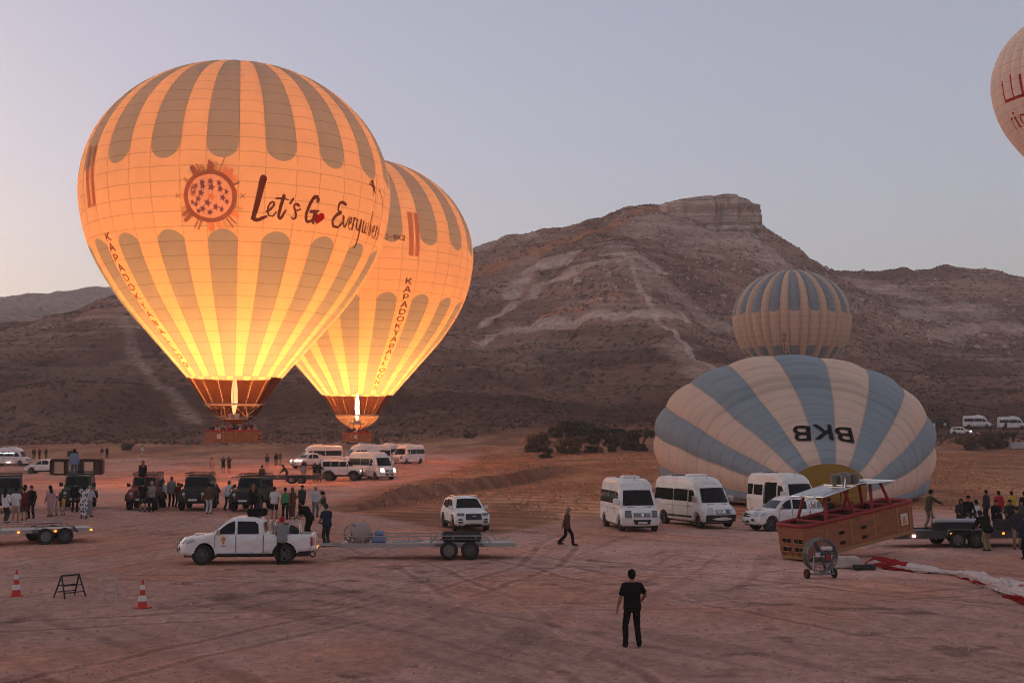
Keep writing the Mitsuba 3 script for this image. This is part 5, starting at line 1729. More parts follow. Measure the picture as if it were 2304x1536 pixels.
# in front of the jeeps
who(572, 1152, 5, 'person with red hair in a dark coat before the dark olive jeep', 'crossed', 'jacket', 'trousers', 'long', False, c=('black', 'black'), hc='hair_red', d=75.4)
who(511, 1147, -30, 'woman in white striped shirt and dark trousers between two jeeps', 'reach', 'long', 'trousers', 'short', True, c=('striped', 'black'), hc='hair_brown')
who(491, 1130, 60, 'hunched person in black behind the striped shirt, beside the black jeep', 'lean', 'jacket', 'trousers', c=('black', 'black'), d=84)
who(472, 1141, -10, 'man in brown top and light grey trousers in front of the black jeep', 'stand', 'long', 'trousers', c=('brown', 'pale'), d=75.6)
who(385, 1140, 0, 'large person in grey hooded top with a dark shawl between red and black jeeps', 'stand', 'jacket', 'trousers', 'short', c=('grey', 'black'), hc='hair_brown', h=1.06)
who(399, 1141, -25, 'person in dark red shawl right of the grey hooded top', 'pockets', 'long', 'trousers', 'short', c=('maroon', 'black'), h=.86)
who(367, 1141, 170, 'person in short white pullover and dark trousers right of the red jeep', 'pockets', 'long', 'trousers', 'short', True, c=('white', 'black'), h=.95)
who(344, 1142, 185, 'woman in grey cardigan and dark trousers in front of the red jeep', 'crossed', 'long', 'trousers', 'long', True, c=('grey', 'black'), hc='hair_fair', d=76.2)
who(324, 1146, 4, 'man in dark t-shirt and shorts standing before the red jeep', 'pockets', 'short', 'shorts', c=('black', 'charcoal'), d=76.0)
who(323, 1100, 20, 'woman with long reddish hair in dark clothes sitting on the red jeep roof', 'sit', 'long', 'trousers', 'long', True, c=('black', 'black'), hc='hair_red', d=78.6, z=2.55)
who(168, 1085, 10, 'man in pale blue shirt and jeans standing on the green jeep', 'stand', 'long', 'trousers', c=('blue', 'denim'), d=79.0, z=2.42)
who(172, 1149, 5, 'person in black standing close before the green jeep', 'pockets', 'long', 'trousers', c=('black', 'black'), d=75.4)
who(188, 1166, 12, 'woman in white robe with dark flowers holding a camera up', 'photo', 'long', 'robe', 'short', True, c=('floral', 'floral'), extra='camera')
who(199, 1163, -10, 'bald man in pale grey robe at the right of the flowered robe', 'hold', 'long', 'robe', 'bald', c=('pale', 'grey'), hc='hair_grey')
who(113, 1163, 50, 'woman in long pale pink dress walking with dark loose hair', 'walk', 'long', 'robe', 'long', True, c=('rose', 'rose'))
who(127, 1160, 100, 'small child in rose top with bare legs beside the pale dress', 'stand', 'short', 'shorts', 'short', c=('rose', 'rose'), h=.62)
who(142, 1158, 80, 'small child in pale yellow clothes beside the green jeep', 'easy', 'short', 'shorts', 'short', c=('yellow', 'cream'), hc='hair_brown', h=.60)
who(70, 1166, 175, 'man in open black jacket and light shirt facing us, at the left group', 'pockets', 'jacket', 'trousers', c=('black', 'black'))
who(54, 1171, 30, 'person in dark red top and shorts among the left group', 'crossed', 'short', 'shorts', c=('maroon', 'brown'))
who(34, 1174, 2, 'man in white t-shirt and pale shorts seen from behind', 'pockets', 'short', 'shorts', c=('white', 'sand'))
who(12, 1176, -20, 'person in white shirt and dark trousers at the left edge', 'easy', 'long', 'trousers', 'long', c=('white', 'charcoal'))
# beyond the jeeps
for px, py, yaw, lab, pose, top, c in [
        (502, 1062, 15, 'person in dark shorts photographing the balloon, left of a pair on the far gravel', 'photo', 'short', ('black', 'black')), (515, 1063, -10, 'person in dark shorts with raised arms, right of a pair on the far gravel', 'photo', 'short', ('charcoal', 'black')),
        (476, 1064, 30, 'person in pale pink clothes lit by the burners on the far gravel', 'stand', 'long', ('rose', 'rose')), (601, 1053, 0, 'person in shorts standing alone under the first balloon', 'stand', 'short', ('charcoal', 'sand')),
        (621, 1047, 20, 'person in black beside another, below the gap between the balloons', 'stand', 'long', ('black', 'black')), (630, 1046, -20, 'person with wide dark top, right of the two below the balloons', 'crossed', 'short', ('charcoal', 'sand')),
        (589, 1093, 10, 'man standing behind the dark olive jeep at the lit trailer', 'stand', 'long', ('brown', 'black')), (646, 1083, 80, 'person bending over the far trailer', 'lean', 'long', ('charcoal', 'black')),
        (682, 1084, 5, 'person in shorts before the lit trailer, left of a pair', 'pockets', 'short', ('grey', 'sand')), (708, 1083, 10, 'man in khaki trousers beside the white jeep', 'crossed', 'long', ('black', 'khaki')), (718, 1083, -15, 'man in dark clothes touching the back of the white jeep', 'reach', 'long', ('black', 'charcoal')),
        (229, 1030, 10, 'person in dark top on the far bank, left of a pair', 'easy', 'long', ('charcoal', 'sand')), (240, 1030, -10, 'person in dark clothes on the far bank, right of a pair', 'stand', 'long', ('black', 'black')),
        (321, 1026, 90, 'person in white alone on the mound of the far bank', 'hold', 'long', ('white', 'cream')),
        (76, 1033, 20, 'person in dark clothes near the lit van, nearest to its nose', 'stand', 'long', ('black', 'black')), (88, 1033, -10, 'person in dark red at the nose of the lit van', 'easy', 'long', ('maroon', 'black')), (103, 1034, 0, 'person in black right of the lit van', 'crossed', 'long', ('black', 'black')),
        (33, 1039, 5, 'person in black by the open door of the lit van', 'stand', 'long', ('black', 'charcoal')), (14, 1041, 0, 'person in pale trousers outside the lit van', 'stand', 'long', ('charcoal', 'cream'))]:
    who(px, py, yaw, lab, pose, top, 'shorts' if 'shorts' in lab else 'trousers', c=c, fine=.045)
# at the right
who(2085, 1210, -80, 'man in dark green jacket and khaki trousers standing on the trailer by the basket', 'reach', 'long', 'trousers', c=('olive', 'khaki'), hair='cap', hc='wear_black', z=.74, d=58.6, fine=.026)
who(2216, 1240, 20, 'large man in black jacket and khaki trousers leaning on the right trailer', 'lean', 'jacket', 'trousers', c=('black', 'khaki'), d=55.5, fine=.026, h=1.06)
who(2282, 1238, 165, 'man in dark jacket and khaki trousers at the end of the right trailer', 'pockets', 'jacket', 'trousers', c=('charcoal', 'khaki'), d=56.2, fine=.026)
who(2236, 1200, 185, 'bearded man in black behind the right trailer, facing us', 'crossed', 'jacket', 'trousers', c=('black', 'black'), d=62)
who(2268, 1200, 160, 'man in dark coat behind the right trailer, next to the bearded man', 'hold', 'jacket', 'trousers', c=('charcoal', 'black'), d=62.5)
who(2173, 1195, 190, 'man in dark clothes sitting on the load of the right trailer', 'sit', 'long', 'trousers', c=('black', 'charcoal'), d=60.2, z=1.22)
who(2192, 1190, 30, 'person in white shirt behind the right trailer', 'easy', 'long', 'trousers', c=('white', 'charcoal'), d=62.5)
who(2158, 1195, 170, 'person in dark hooded top at the left of the crowd behind the right trailer', 'hold', 'jacket', 'trousers', 'hood', c=('charcoal', 'black'), hc='wear_charcoal', d=63.5)
who(2292, 1195, 190, 'man in olive jacket behind the right trailer, close to the right edge', 'pockets', 'jacket', 'trousers', c=('olive', 'charcoal'), d=62.2)
who(2216, 1150, 40, 'person in dark clothes left of the red jacket', 'stand', 'jacket', 'trousers', c=('charcoal', 'black'), d=72)
who(2244, 1150, 10, 'person in red jacket beyond the right trailer', 'stand', 'jacket', 'trousers', c=('red', 'black'), d=71)
who(2272, 1150, 20, 'person in yellow jacket beyond the right trailer', 'easy', 'jacket', 'trousers', c=('yellow', 'black'), d=71)
who(2301, 1150, 0, 'person in black at the right edge beyond the yellow jacket', 'stand', 'long', 'trousers', c=('black', 'black'), d=70)
who(2303, 1290, 10, 'person in navy cut by the right edge, nearest there', 'stand', 'jacket', 'trousers', c=('navy', 'black'), d=52)
who(1914, 1180, 20, 'person in dark clothes behind the middle of the wicker basket', 'pockets', 'jacket', 'trousers', c=('charcoal', 'black'), d=62)
who(1863, 1180, 0, 'dark haired person behind the burners, only the head showing', 'stand', 'jacket', 'trousers', c=('black', 'black'), d=66)
# the party on the rise
who(2090, 955, 30, 'bride in wide white dress on the rise at the right', 'stand', 'tank', 'gown', 'long', True, c=('white', 'white'), d=278, fine=.05)
who(2103, 955, 10, 'person in narrow white dress beside the bride', 'stand', 'short', 'robe', 'long', True, c=('white', 'white'), d=278, fine=.05)
RISE = 'onlookers in dark clothes on the rise'
for px in (2097, 2121, 2132, 2138):
    who(px, 955, px % 7 * 20, 'onlooker in dark clothes standing near the wedding couple on the rise', 'stand', 'long', 'trousers', c=('black', 'black'), d=280, fine=.045, group=RISE)
who(2127, 955, 0, 'person in cream jacket among the dark onlookers on the rise', 'stand', 'jacket', 'trousers', c=('cream', 'black'), d=278, fine=.045)
who(2264, 955, 0, 'person in black in front of the rightmost van on the rise', 'stand', 'long', 'trousers', c=('black', 'black'), d=272, fine=.045)
who(2246, 1010, 60, 'person in pale blue sitting at the edge of the stubble field', 'sit', 'long', 'trousers', c=('blue', 'denim'), d=226, z=float(tz(*U(2246, 988, 226)[:2])) + .35, fine=.045)
who(2280, 1003, 20, 'person in black standing by the bushes at the right', 'stand', 'long', 'trousers', c=('black', 'black'), d=232, fine=.045)
# passengers
for bk, n, lab, grp in ((B1, 16, 'passenger standing in the basket of the larger glowing balloon', 'passengers of the larger balloon'), (B2, 10, 'passenger standing in the basket of the smaller glowing balloon', 'passengers of the smaller balloon')):
    bw, L, W = PERSON_SPOTS[bk]
    m = np.array(bw.matrix)
    cols = ['black', 'charcoal', 'brown', 'red', 'white', 'navy', 'grey', 'cream']
    for i in range(n):
        u = (i // 2 + .5) / (n / 2) - .5
        p = m @ np.array([u * (L - .7), (-.42 if i % 2 else .42) * W * .62, -1.09, 1])
        who(0, 0, rng.uniform(-180, 180), lab, ['stand', 'photo', 'easy'][i % 3], 'long', 'trousers', ['short', 'long'][i % 2], c=(cols[(i * 5) % 8], 'black'), hc=['hair_dark', 'hair_brown', 'hair_fair'][i % 3], fine=.045, group=grp, pos=p[:3], h=.9 + .12 * rng.random())
# ------------------------------------------------------------------ the basket being rigged at the right
def woven_hole_panel(w, h, holes, t=.03):
    p = sg.box(0, 0, w, h)
    for x, z in holes:
        p = p.difference(sg.box(x - .07, z - .06, x + .07, z + .06))
    return p


def rigging_basket():
    k = thing('wicker_basket', 'long wicker basket with red padded rim and burner frame, tilted onto a trailer', 'balloon basket')
    L, W, H = 6.5, 1.7, 1.28
    a = U(1820, 1262, 50.6)
    b = U(2070, 1196, 54.2)
    ax = (b - a) / np.linalg.norm(b - a)
    ay = np.cross([0, 0, 1], ax)
    ay /= np.linalg.norm(ay)
    az_ = np.cross(ax, ay)
    M = np.eye(4)
    M[:3, 0], M[:3, 1], M[:3, 2], M[:3, 3] = ax, ay, az_, a + [0, 0, .03]
    tw = T(M)

    def add(name, mesh, b_, smooth=30, h=None):
        return part(h or k, name, mesh, b_, smooth, None, tw)
    ring = basket_mesh(L, W, H) + [L / 2, W / 2]
    c = np.array([L / 2, W / 2])

    def wall(r0, r1, r2):
        P = np.stack([np.column_stack([c + (ring - c) * [1 + (s - 1) * .3, s], np.full(len(ring), z)]) for z, s in ((0, r0), (.25, r1), (H * .6, r2), (H, 1.0))])
        return grid(P, True)
    out = wall(.955, .985, .99)
    # hand holds in the near end are black boxes standing for shaded openings
    inn = grid(np.stack([np.column_stack([c + (ring - c) * s, np.full(len(ring), z)]) for z, s in ((.06, .94), (H, .955))]), True)
    inn.invert()
    flo = extrude(sg.Polygon(c + (ring - c) * .95), .06)
    add('wall', out, 'wicker_long')
    add('lining', inn, 'wicker_inside')
    add('floor', flo, 'hide', False)
    add('rim', tube(np.column_stack([c + (ring - c) * .985, np.full(len(ring), H + .03)]), .085, 10, True), 'red_leather', 50)
    for x in (1.15, 2.55, 3.95, 5.35):
        add('partition', box(x - .05, x + .05, .08, W - .08, .06, H - .02), 'wicker_inside', False)
        add('partition_rim', tube([(x, .04, H + .02), (x, W - .04, H + .02)], .065, 8), 'red_leather', 50)
    for x in (1.15, 2.55, 3.95, 5.35, 6.1):
        add('hide_band', box(x - .045, x + .045, -.015, .03, .08, H - .08, .008), 'hide', 30)
    add('base_hide', cat(box(.25, L - .25, -.005, .045, -.01, .14, .01), box(.0, .06, .25, W - .25, -.01, .14, .01)), 'hide', 30)
    for y in (.34, .58, .98, 1.22):
        for z in (.72, .38):
            add('foot_hole', box(-.012, .03, y - .085, y + .085, z - .085, z + .085), 'shade_black', False)  # black box in place of a shaded opening
            add('foot_hole_edge', cat(box(-.02, .02, y - .10, y + .10, z + .086, z + .106), box(-.02, .02, y - .10, y + .10, z - .106, z - .086)), 'wicker_pale', False)
    for x in (2.0, 3.3):
        for z in (.35, .75):
            add('step_hole', box(x - .14, x + .14, -.012, .02, z - .06, z + .06), 'shade_black', False)  # dark slab put in for the shade of a step hole
    pl = add('badge', box(5.52, 5.95, -.028, -.012, .42, .90), 'plate_white', False)
    tri = extrude(sg.Polygon([(-.15, 0), (.15, 0), (.05, .30), (-.05, .30)]), .006)
    tri.apply_transform(trimesh.transformations.rotation_matrix(math.pi / 2, (1, 0, 0)))
    tri.apply_translation((5.735, -.030, .48))
    part(pl, 'mark', tri, 'logo_orange', False, None, tw)
    for y, tx in ((.42, '057'), (.85, 'TC'), (1.28, '224')):
        v, f = letters(tx, .11)
        m = trimesh.Trimesh(np.column_stack([np.full(len(v), -.016), y - v[:, 0], .17 + v[:, 1]]), f, process=False)
        add('lettering', m, 'print_basket', False)
    # red padded uprights and two tilted steel heat shields
    hgt = 1.05
    UP = [(1.25, .06), (1.25, W - .06), (2.95, .06), (2.95, W - .06), (3.95, .06), (3.95, W - .06), (5.15, .06), (5.15, W - .06)]
    for x, y in UP:
        x2 = x + (.35 if x < 2 else -.25 if x < 3.2 else .3 if x < 4.5 else -.3)
        y2 = y + (.22 if y < 1 else -.22)
        add('upright', tube([(x, y, H - .02), (x2, y2, H + hgt)], .065, 8), 'red_leather', 50)
    for x0, x1, rot in ((1.15, 3.05, 5), (3.75, 5.45, -4)):
        z = H + hgt + .04
        dz_ = math.tan(math.radians(rot)) * (x1 - x0) / 2
        add('heat_shield', grid(np.array([[(x0, .0, z - dz_), (x0, W, z - dz_)], [((x0 + x1) / 2, .0, z + .03), ((x0 + x1) / 2, W, z + .03)], [(x1, .0, z + dz_), (x1, W, z + dz_)]])), 'steel', False)
        add('shield_rail', tube([(x0, 0, z - dz_), (x1, 0, z + dz_), (x1, W, z + dz_), (x0, W, z - dz_)], .03, 6, True), 'chrome', 40)
    add('cross_bar', tube([(.2, W * .5, H + hgt + .05), (2.6, .1, H + hgt + .1)], .022, 6), 'chrome', 40)
    add('burner_frame', tube([(2.7, .35, H + hgt + .10), (4.2, .35, H + hgt + .10), (4.2, W - .35, H + hgt + .10), (2.7, W - .35, H + hgt + .10)], .03, 6, True), 'chrome', 40)
    add('guard_hoop', tube([(2.75, .3, H + hgt + .1), (2.85, .3, H + hgt + .42), (3.05, .5, H + hgt + .50), (3.15, .9, H + hgt + .42), (3.2, 1.1, H + hgt + .1)], .03, 6), 'chrome', 40)
    for i, (x, y) in enumerate(((3.15, .55), (3.15, 1.1), (3.65, .55), (3.65, 1.1))):
        bn = lathe([(.001, 0), (.17, .02), (.19, .10), (.19, .42), (.15, .44), (.13, .40), (.13, .1), (.001, .1)], 18)
        coil = cat(*[tube([(.205 * math.cos(t), .205 * math.sin(t), z_) for t in np.linspace(0, 2 * math.pi, 19)[:-1]], .018, 5, True) for z_ in (.12, .2, .28, .36)])
        bk = add('burner', T_apply(bn, (x, y, H + hgt + .12)), 'burner_steel', 40)
        part(bk, 'coil', T_apply(coil, (x, y, H + hgt + .12)), 'burner_steel', 40, None, tw)
    add('hose', tube([(2.4, .25, H + .3), (2.6, .4, H + .9), (2.9, .55, H + hgt + .1)], .02, 5), 'dark_metal', 40)
    return k, tw


mat('burner_steel', (0.22, 0.185, 0.165), 0.4, 0.5, metallic=0.7)
mat('wicker_long', mikit.proc(wicker_fn((0.36, 0.130, 0.066), (0.11, 0.038, 0.022))), 0.7, 0.25)
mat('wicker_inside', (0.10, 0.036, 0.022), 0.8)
mat('wicker_pale', (0.46, 0.24, 0.11), 0.7)
matte('print_basket', (0.09, 0.03, 0.02))
RB, RTW = rigging_basket()

# ------------------------------------------------------------------ inflation fan on wheels
def fan():
    x, y, z = stand(1846, 1300)
    k = thing('inflation_fan', 'round caged inflation fan on two wheels in front of the wicker basket', 'fan')
    tw = at(x, y, z, 14)
    R, zc_ = .58, .80

    def add(name, m, b_, s=30, h=None):
        return part(h or k, name, m, b_, s, None, tw)
    th_ = np.linspace(0, 2 * np.pi, 41)[:-1]
    for yy in (-.20, .16):
        add('hoop', tube(np.column_stack([R * np.cos(th_), np.full(40, yy), zc_ + R * np.sin(th_)]), .02, 6, True), 'fan_metal', 40)
    sh = grid(np.stack([np.column_stack([R * np.cos(th_), np.full(40, yy), zc_ + R * np.sin(th_)]) for yy in (-.20, .16)]), True)
    add('shroud', sh, 'dark_metal', True)
    for q in (.12, .20, .28, .36, .44, .52):
        for yy in (-.21, .17):
            add('guard_ring', tube(np.column_stack([q * np.cos(th_), np.full(40, yy), zc_ + q * np.sin(th_)]), .007, 4, True), 'fan_metal', 40)
    for j in range(28):
        a = j * 2 * np.pi / 28
        add('guard_wire', tube([(.1 * math.cos(a), -.21, zc_ + .1 * math.sin(a)), (R * math.cos(a), -.21, zc_ + R * math.sin(a))], .006, 4), 'fan_metal', False)
    for j in range(4):
        a = j * np.pi / 2 + .4
        u = np.linspace(.08, .52, 6)
        tw_ = np.linspace(.9, .35, 6)
        P = np.stack([np.stack([u * math.cos(a) - s * .07 * np.cos(tw_) * math.sin(a), s * .07 * np.sin(tw_), zc_ + u * math.sin(a) + s * .07 * np.cos(tw_) * math.cos(a)], -1) for s in (-1, 1)])
        add('blade', grid(P), 'rim_dark', True)
    e = add('engine', box(-.17, .19, -.50, -.24, zc_ - .22, zc_ + .16, .03), 'dark_metal', 30)
    add('tank', box(-.14, .26, -.46, -.26, zc_ + .19, zc_ + .33, .04), 'plate_white', 30, e)
    add('air_filter', lathe([(.001, -.06), (.08, -.06), (.09, .06), (.001, .06)], 14).apply_translation((-.26, -.36, zc_ + .06)), 'fan_pale', 40, e)
    add('engine_cover', box(-.05, .12, -.53, -.505, zc_ - .12, zc_ + .06, .01), 'red_leather', 30, e)
    fr = [((-.40, -.30, .16), (-.40, .26, .16)), ((.40, -.30, .16), (.40, .26, .16)), ((-.52, -.02, .16), (.52, -.02, .16)), ((-.36, -.28, .16), (-.30, -.2, zc_ - .3)), ((.36, -.28, .16), (.30, -.2, zc_ - .3)), ((-.40, -.30, .16), (.40, -.30, .16)), ((-.30, -.22, zc_ - .3), (.30, -.22, zc_ - .3))]
    add('chassis', cat(*[tube(s, .022, 6) for s in fr]), 'fan_metal', 40)
    add('handle', tube([(-.42, -.26, .3), (-.50, -.50, zc_), (-.10, -.52, zc_ + .0)], .018, 6), 'fan_pale', 40)
    for s in (-1, 1):
        ty, ri = wheel_meshes(.17, .10, 4)
        for m in (ty, ri):
            m.apply_transform(trimesh.transformations.rotation_matrix(-s * math.pi / 2, (0, 0, 1)))
            m.apply_translation((s * .52, -.02, .17))
        wk = add('wheel', cat(ty), 'tyre', 40)
        add('rim', ri, 'red_leather', 30, wk)


mat('fan_metal', (0.16, 0.15, 0.155), 0.5, 0.5)
mat('fan_pale', (0.5, 0.46, 0.44), 0.5, 0.5)
fan()

# ------------------------------------------------------------------ cones, trestle, light frame
def cone_proto():
    P = Proto()
    P.add('base', box(-.20, .20, -.20, .20, 0, .035, .012), 'cone_red', 30)
    zs = [.035, .20, .36, .52, .66, .80]
    for i in range(5):
        r0, r1 = .145 - .125 * (zs[i] - .035) / .78, .145 - .125 * (zs[i + 1] - .035) / .78
        k = 0.004 if i % 2 else 0
        P.add('band', lathe([(r0 + k, zs[i]), (r1 + k, zs[i + 1]), (max(r1 - .02, .001), zs[i + 1])], 20), 'cone_white' if i % 2 else 'cone_red', 40)
    return P


mat('cone_red', (0.50, 0.045, 0.030), 0.5)
mat('cone_white', (0.62, 0.58, 0.56), 0.45)
CONE = cone_proto()
x, y, z = stand(36, 1340)
CONE.place('traffic_cone', at(x, y, z, 20, 1.0, rx=2), 'red and white traffic cone left of the black trestle', 'traffic cone')
x, y, z = stand(320, 1367)
CONE.place('traffic_cone', at(x, y, z, 50, 1.0), 'red and white traffic cone right of the pale frame', 'traffic cone')

x, y, z = stand(157, 1342)
k = thing('trestle', 'black metal trestle standing on the gravel between a cone and a pale frame', 'trestle')
tw = at(x, y, z, 52)
for s in (-1, 1):
    part(k, 'leg', tube([(s * .36, -.30, 0), (s * .30, 0, .66)], .025, 6), 'trim', 40, None, tw)
    part(k, 'leg', tube([(s * .36, .30, 0), (s * .30, 0, .66)], .025, 6), 'trim', 40, None, tw)
part(k, 'top_bar', tube([(-.32, 0, .66), (.32, 0, .66)], .03, 6), 'trim', 40, None, tw)
for yy, zz in ((-.14, .36), (.14, .36), (-.23, .16), (.23, .16)):
    part(k, 'brace', tube([(-.33, yy, zz), (.33, yy, zz)], .018, 5), 'trim', 40, None, tw)
x, y, z = stand(248, 1353)
k = thing('step_ladder', 'pale metal folding steps standing on the gravel left of a cone', 'step ladder')
tw = at(x, y, z, 8, .80)
for s in (-1, 1):
    part(k, 'rail', tube([(s * .22, -.22, 0), (s * .20, .05, 1.0)], .026, 6), 'frame_pale', 40, None, tw)
    part(k, 'back_leg', tube([(s * .22, .36, 0), (s * .20, .07, .95)], .014, 6), 'frame_pale', 40, None, tw)
part(k, 'top_bar', tube([(-.21, .05, 1.0), (.21, .05, 1.0)], .02, 6), 'frame_pale', 40, None, tw)
for t in (.22, .42, .62, .82):
    part(k, 'tread', box(-.20, .20, -.22 + .27 * t - .05, -.22 + .27 * t + .05, t - .012, t + .012, .004), 'frame_pale', 30, None, tw)
mat('frame_pale', (0.42, 0.33, 0.31), 0.5)

# ------------------------------------------------------------------ the deflated red and white envelope on the ground
CRV = np.array([ground(px, py)[:2] for px, py in [(1945, 1268), (1990, 1272), (2040, 1280), (2090, 1286), (2140, 1290), (2190, 1298), (2240, 1312), (2290, 1330), (2350, 1352), (2450, 1390)]])
tt = np.linspace(0, len(CRV) - 1, 260)
path = PchipInterpolator(np.arange(len(CRV)), CRV)(tt)
tan = np.gradient(path, axis=0)
tan /= np.linalg.norm(tan, axis=1, keepdims=True)
sid = np.stack([-tan[:, 1], tan[:, 0]], -1)
nv = 60
ang = np.linspace(0, np.pi, nv)
Lp = np.concatenate([[0], np.cumsum(np.linalg.norm(np.diff(path, axis=0), axis=1))])
wid = np.interp(tt, [0, .4, 2, 4, 6, 8, 9], [.12, .45, .60, .50, .62, .75, .8])
hgt_ = np.interp(tt, [0, .4, 2, 4, 6, 8, 9], [.05, .24, .22, .15, .24, .26, .26])
PP = np.zeros((260, nv, 3))
for j, a in enumerate(ang):
    n1 = meshkit.fbm(np.column_stack([Lp / .55, np.full(260, a * 2.2), np.full(260, 3.0)]), 4, 61)
    n2 = 1 - np.abs(2 * meshkit.fbm(np.column_stack([Lp / 2.2, np.full(260, a * 4.5) + Lp * .7, np.full(260, 8.0)]), 3, 62) - 1)
    rr = .62 + .55 * n1 + .35 * n2 ** 3
    PP[:, j, :2] = path + sid * (np.cos(a) * wid * rr)[:, None]
    PP[:, j, 2] = tz(PP[:, j, 0], PP[:, j, 1]) - .02 + np.sin(a) ** .8 * hgt_ * (.25 + 1.1 * n1 * n2 ** 2 + .35 * n1)
k = thing('deflated_envelope', 'crumpled red and white balloon cloth lying along the ground at the lower right', 'balloon cloth')
seg = [(0, 75, 'cloth_red'), (75, 150, 'cloth_mixed'), (150, 260, 'cloth_white')]


def redwhite(p, n, uv):
    f = fbm(uv.x / 2.6, uv.y * 1.1, 4.0, 3)
    s = smoothstep(0.49, 0.51, f + 0.20 * uv.y + 0.60 - 0.16 * uv.x + 0.16 * smoothstep(4.6, 5.6, uv.x) * (uv.x - 4.6))
    return mix((0.30, 0.028, 0.026), (0.62, 0.50, 0.48), dr.maximum(1 - s, 0.85 * smoothstep(0.60, 0.64, fbm(uv.x / 0.9, uv.y * 3.0, 14.0, 3))))


scene['cloth_heap'] = {'type': 'twosided', 'b': {'type': 'diffuse', 'reflectance': mikit.proc(redwhite)}}
uvh = np.stack(np.broadcast_arrays(Lp[:, None], np.linspace(-1, 1, nv)[None, :]), -1).reshape(-1, 2)
hm = grid(PP)
if hm.face_normals[len(hm.faces) // 2][2] < 0:
    hm.invert()
part(k, 'fabric', hm, 'cloth_heap', True, uvh)
matte('bag_cloth', (0.50, 0.40, 0.36))
# the pale canvas bag and other odds and ends
def bag(px, py, w, h, dpt, label, b_, name='canvas_bag', cat_='bag', yaw=0, seed=1, d=None, z=None):
    x, y, z0 = stand(px, py) if d is None else stand_d(px, d)
    m = tm(m3.Manifold.cube((w, dpt, h)).translate((-w / 2, -dpt / 2, 0)).refine_to_length(.06))
    m.merge_vertices()
    trimesh.smoothing.filter_taubin(m, iterations=14)
    v = m.vertices
    m.vertices = v + .22 * h * (np.stack([meshkit.fbm(v / .22, 3, seed + i) for i in range(3)], -1) - .5) * [1, 1, .8]
    m.apply_translation((0, 0, -m.bounds[0, 2] * .8))
    kk = thing(name, label, cat_)
    put(kk, m, b_, True, None, at(x, y, z0 if z is None else z, yaw))
    return kk


bag(1900, 1278, 1.05, .42, .5, 'pale canvas bag on the ground between fan and red cloth', 'bag_cloth', yaw=10, seed=3)
bag(1945, 1281, .75, .16, .4, 'flat dark bag between the canvas bag and the red cloth', 'wear_charcoal', 'dark_bag', 'bag', 0, 9)
bag(2288, 1015, 2.4, 1.1, 1.2, 'large white sack lying at the field edge, far right', 'wear_pale', 'white_sack', 'sack', 0, 5, d=222)
# what lies on the nearest pickup and trailer
x, y, z = stand_d(586, 50.5)
pk = np.array(scene['pickup_truck_001__body']['to_world'].matrix) if 'pickup_truck_001__body' in scene else np.eye(4)
ptw = T(pk)


def on_pick(name, label, cat_, mesh, b_, smooth=30):
    kk = thing(name, label, cat_)
    put(kk, mesh, b_, smooth, None, ptw)


on_pick('roof_bag', 'black bag lying on the roof of the nearest pickup', 'bag', box(-.72, -.02, -.42, .42, 1.80, 2.08, .05), 'wear_black')
dr_ = lathe([(.001, 0), (.34, 0), (.36, .04), (.36, .62), (.33, .66), (.001, .66)], 22)
on_pick('load_bundle', 'dark rounded bundle in the bed of the nearest pickup', 'bundle', smoothed([hull([(-1.35, -.2, .85, .28), (-1.35, .2, .85, .28), (-1.75, .1, 1.15, .26), (-1.45, .0, 1.30, .22)], 14), hull([(-2.0, .2, .9, .25), (-2.0, -.2, .85, .22)], 12)], .08, 6), 'wear_charcoal', True)
on_pick('chair_frame', 'bent steel tube frame in the bed of the nearest pickup', 'frame', cat(tube([(-1.5, -.4, .7), (-1.62, -.4, 1.5), (-1.85, -.4, 1.62), (-2.0, -.4, 1.5), (-2.05, -.4, .8)], .022, 6), tube([(-1.5, .3, .7), (-1.62, .3, 1.45), (-1.85, .3, 1.58), (-2.0, .3, 1.45), (-2.05, .3, .8)], .022, 6)), 'chrome', 40)
tr = np.array(scene['trailer__deck']['to_world'].matrix)


def on_tr(name, label, cat_, mesh, b_, smooth=30, m=None):
    kk = thing(name, label, cat_)
    put(kk, mesh, b_, smooth, None, T(tr if m is None else m))
    return kk


fk = thing('inflation_fan', 'pale drum shaped fan lying on the front of the long trailer', 'fan')
dm = lathe([(.30, -.35), (.42, -.30), (.44, 0), (.40, .25), (.28, .42), (.001, .46)], 26)
dm.apply_transform(trimesh.transformations.rotation_matrix(math.radians(70), (0, 1, .2)))
dm.apply_translation((.75, -.1, 1.0))
part(fk, 'drum', dm, 'drum_pink', 40, None, T(tr))
part(fk, 'cage', cat(*[tube([(.45 + .36 * math.cos(a), -.12 + .1 * i, 1.0 + .36 * math.sin(a)) for a in np.linspace(0, 2 * math.pi, 25)[:-1]], .02, 5, True) for i in (-2, 1)]), 'fan_metal', 40, None, T(tr))
part(fk, 'stand', cat(tube([(.3, -.4, .63), (.5, -.35, 1.36), (.9, -.35, .9), (1.1, -.4, .63)], .03, 6), tube([(.3, .2, .63), (.5, .2, 1.3), (1.1, .2, .63)], .03, 6)), 'fan_metal', 40, None, T(tr))
mat('drum_pink', (0.34, 0.24, 0.225), 0.6)
on_tr('blue_canister', 'blue and white canister behind the drum fan on the long trailer', 'canister', T_apply(cat(box(-.3, .3, -.2, .2, 0, .28, .05), box(-.18, .2, -.18, .18, .285, .46, .05)), (1.5, -.1, .625)), 'wear_blue')
on_tr('folded_tarp', 'dark folded tarpaulin over the wheels of the long trailer', 'tarpaulin', T_apply(box(-.85, .75, -.5, .5, 0, .34, .08), (4.9, .2, .66)), 'wear_charcoal')
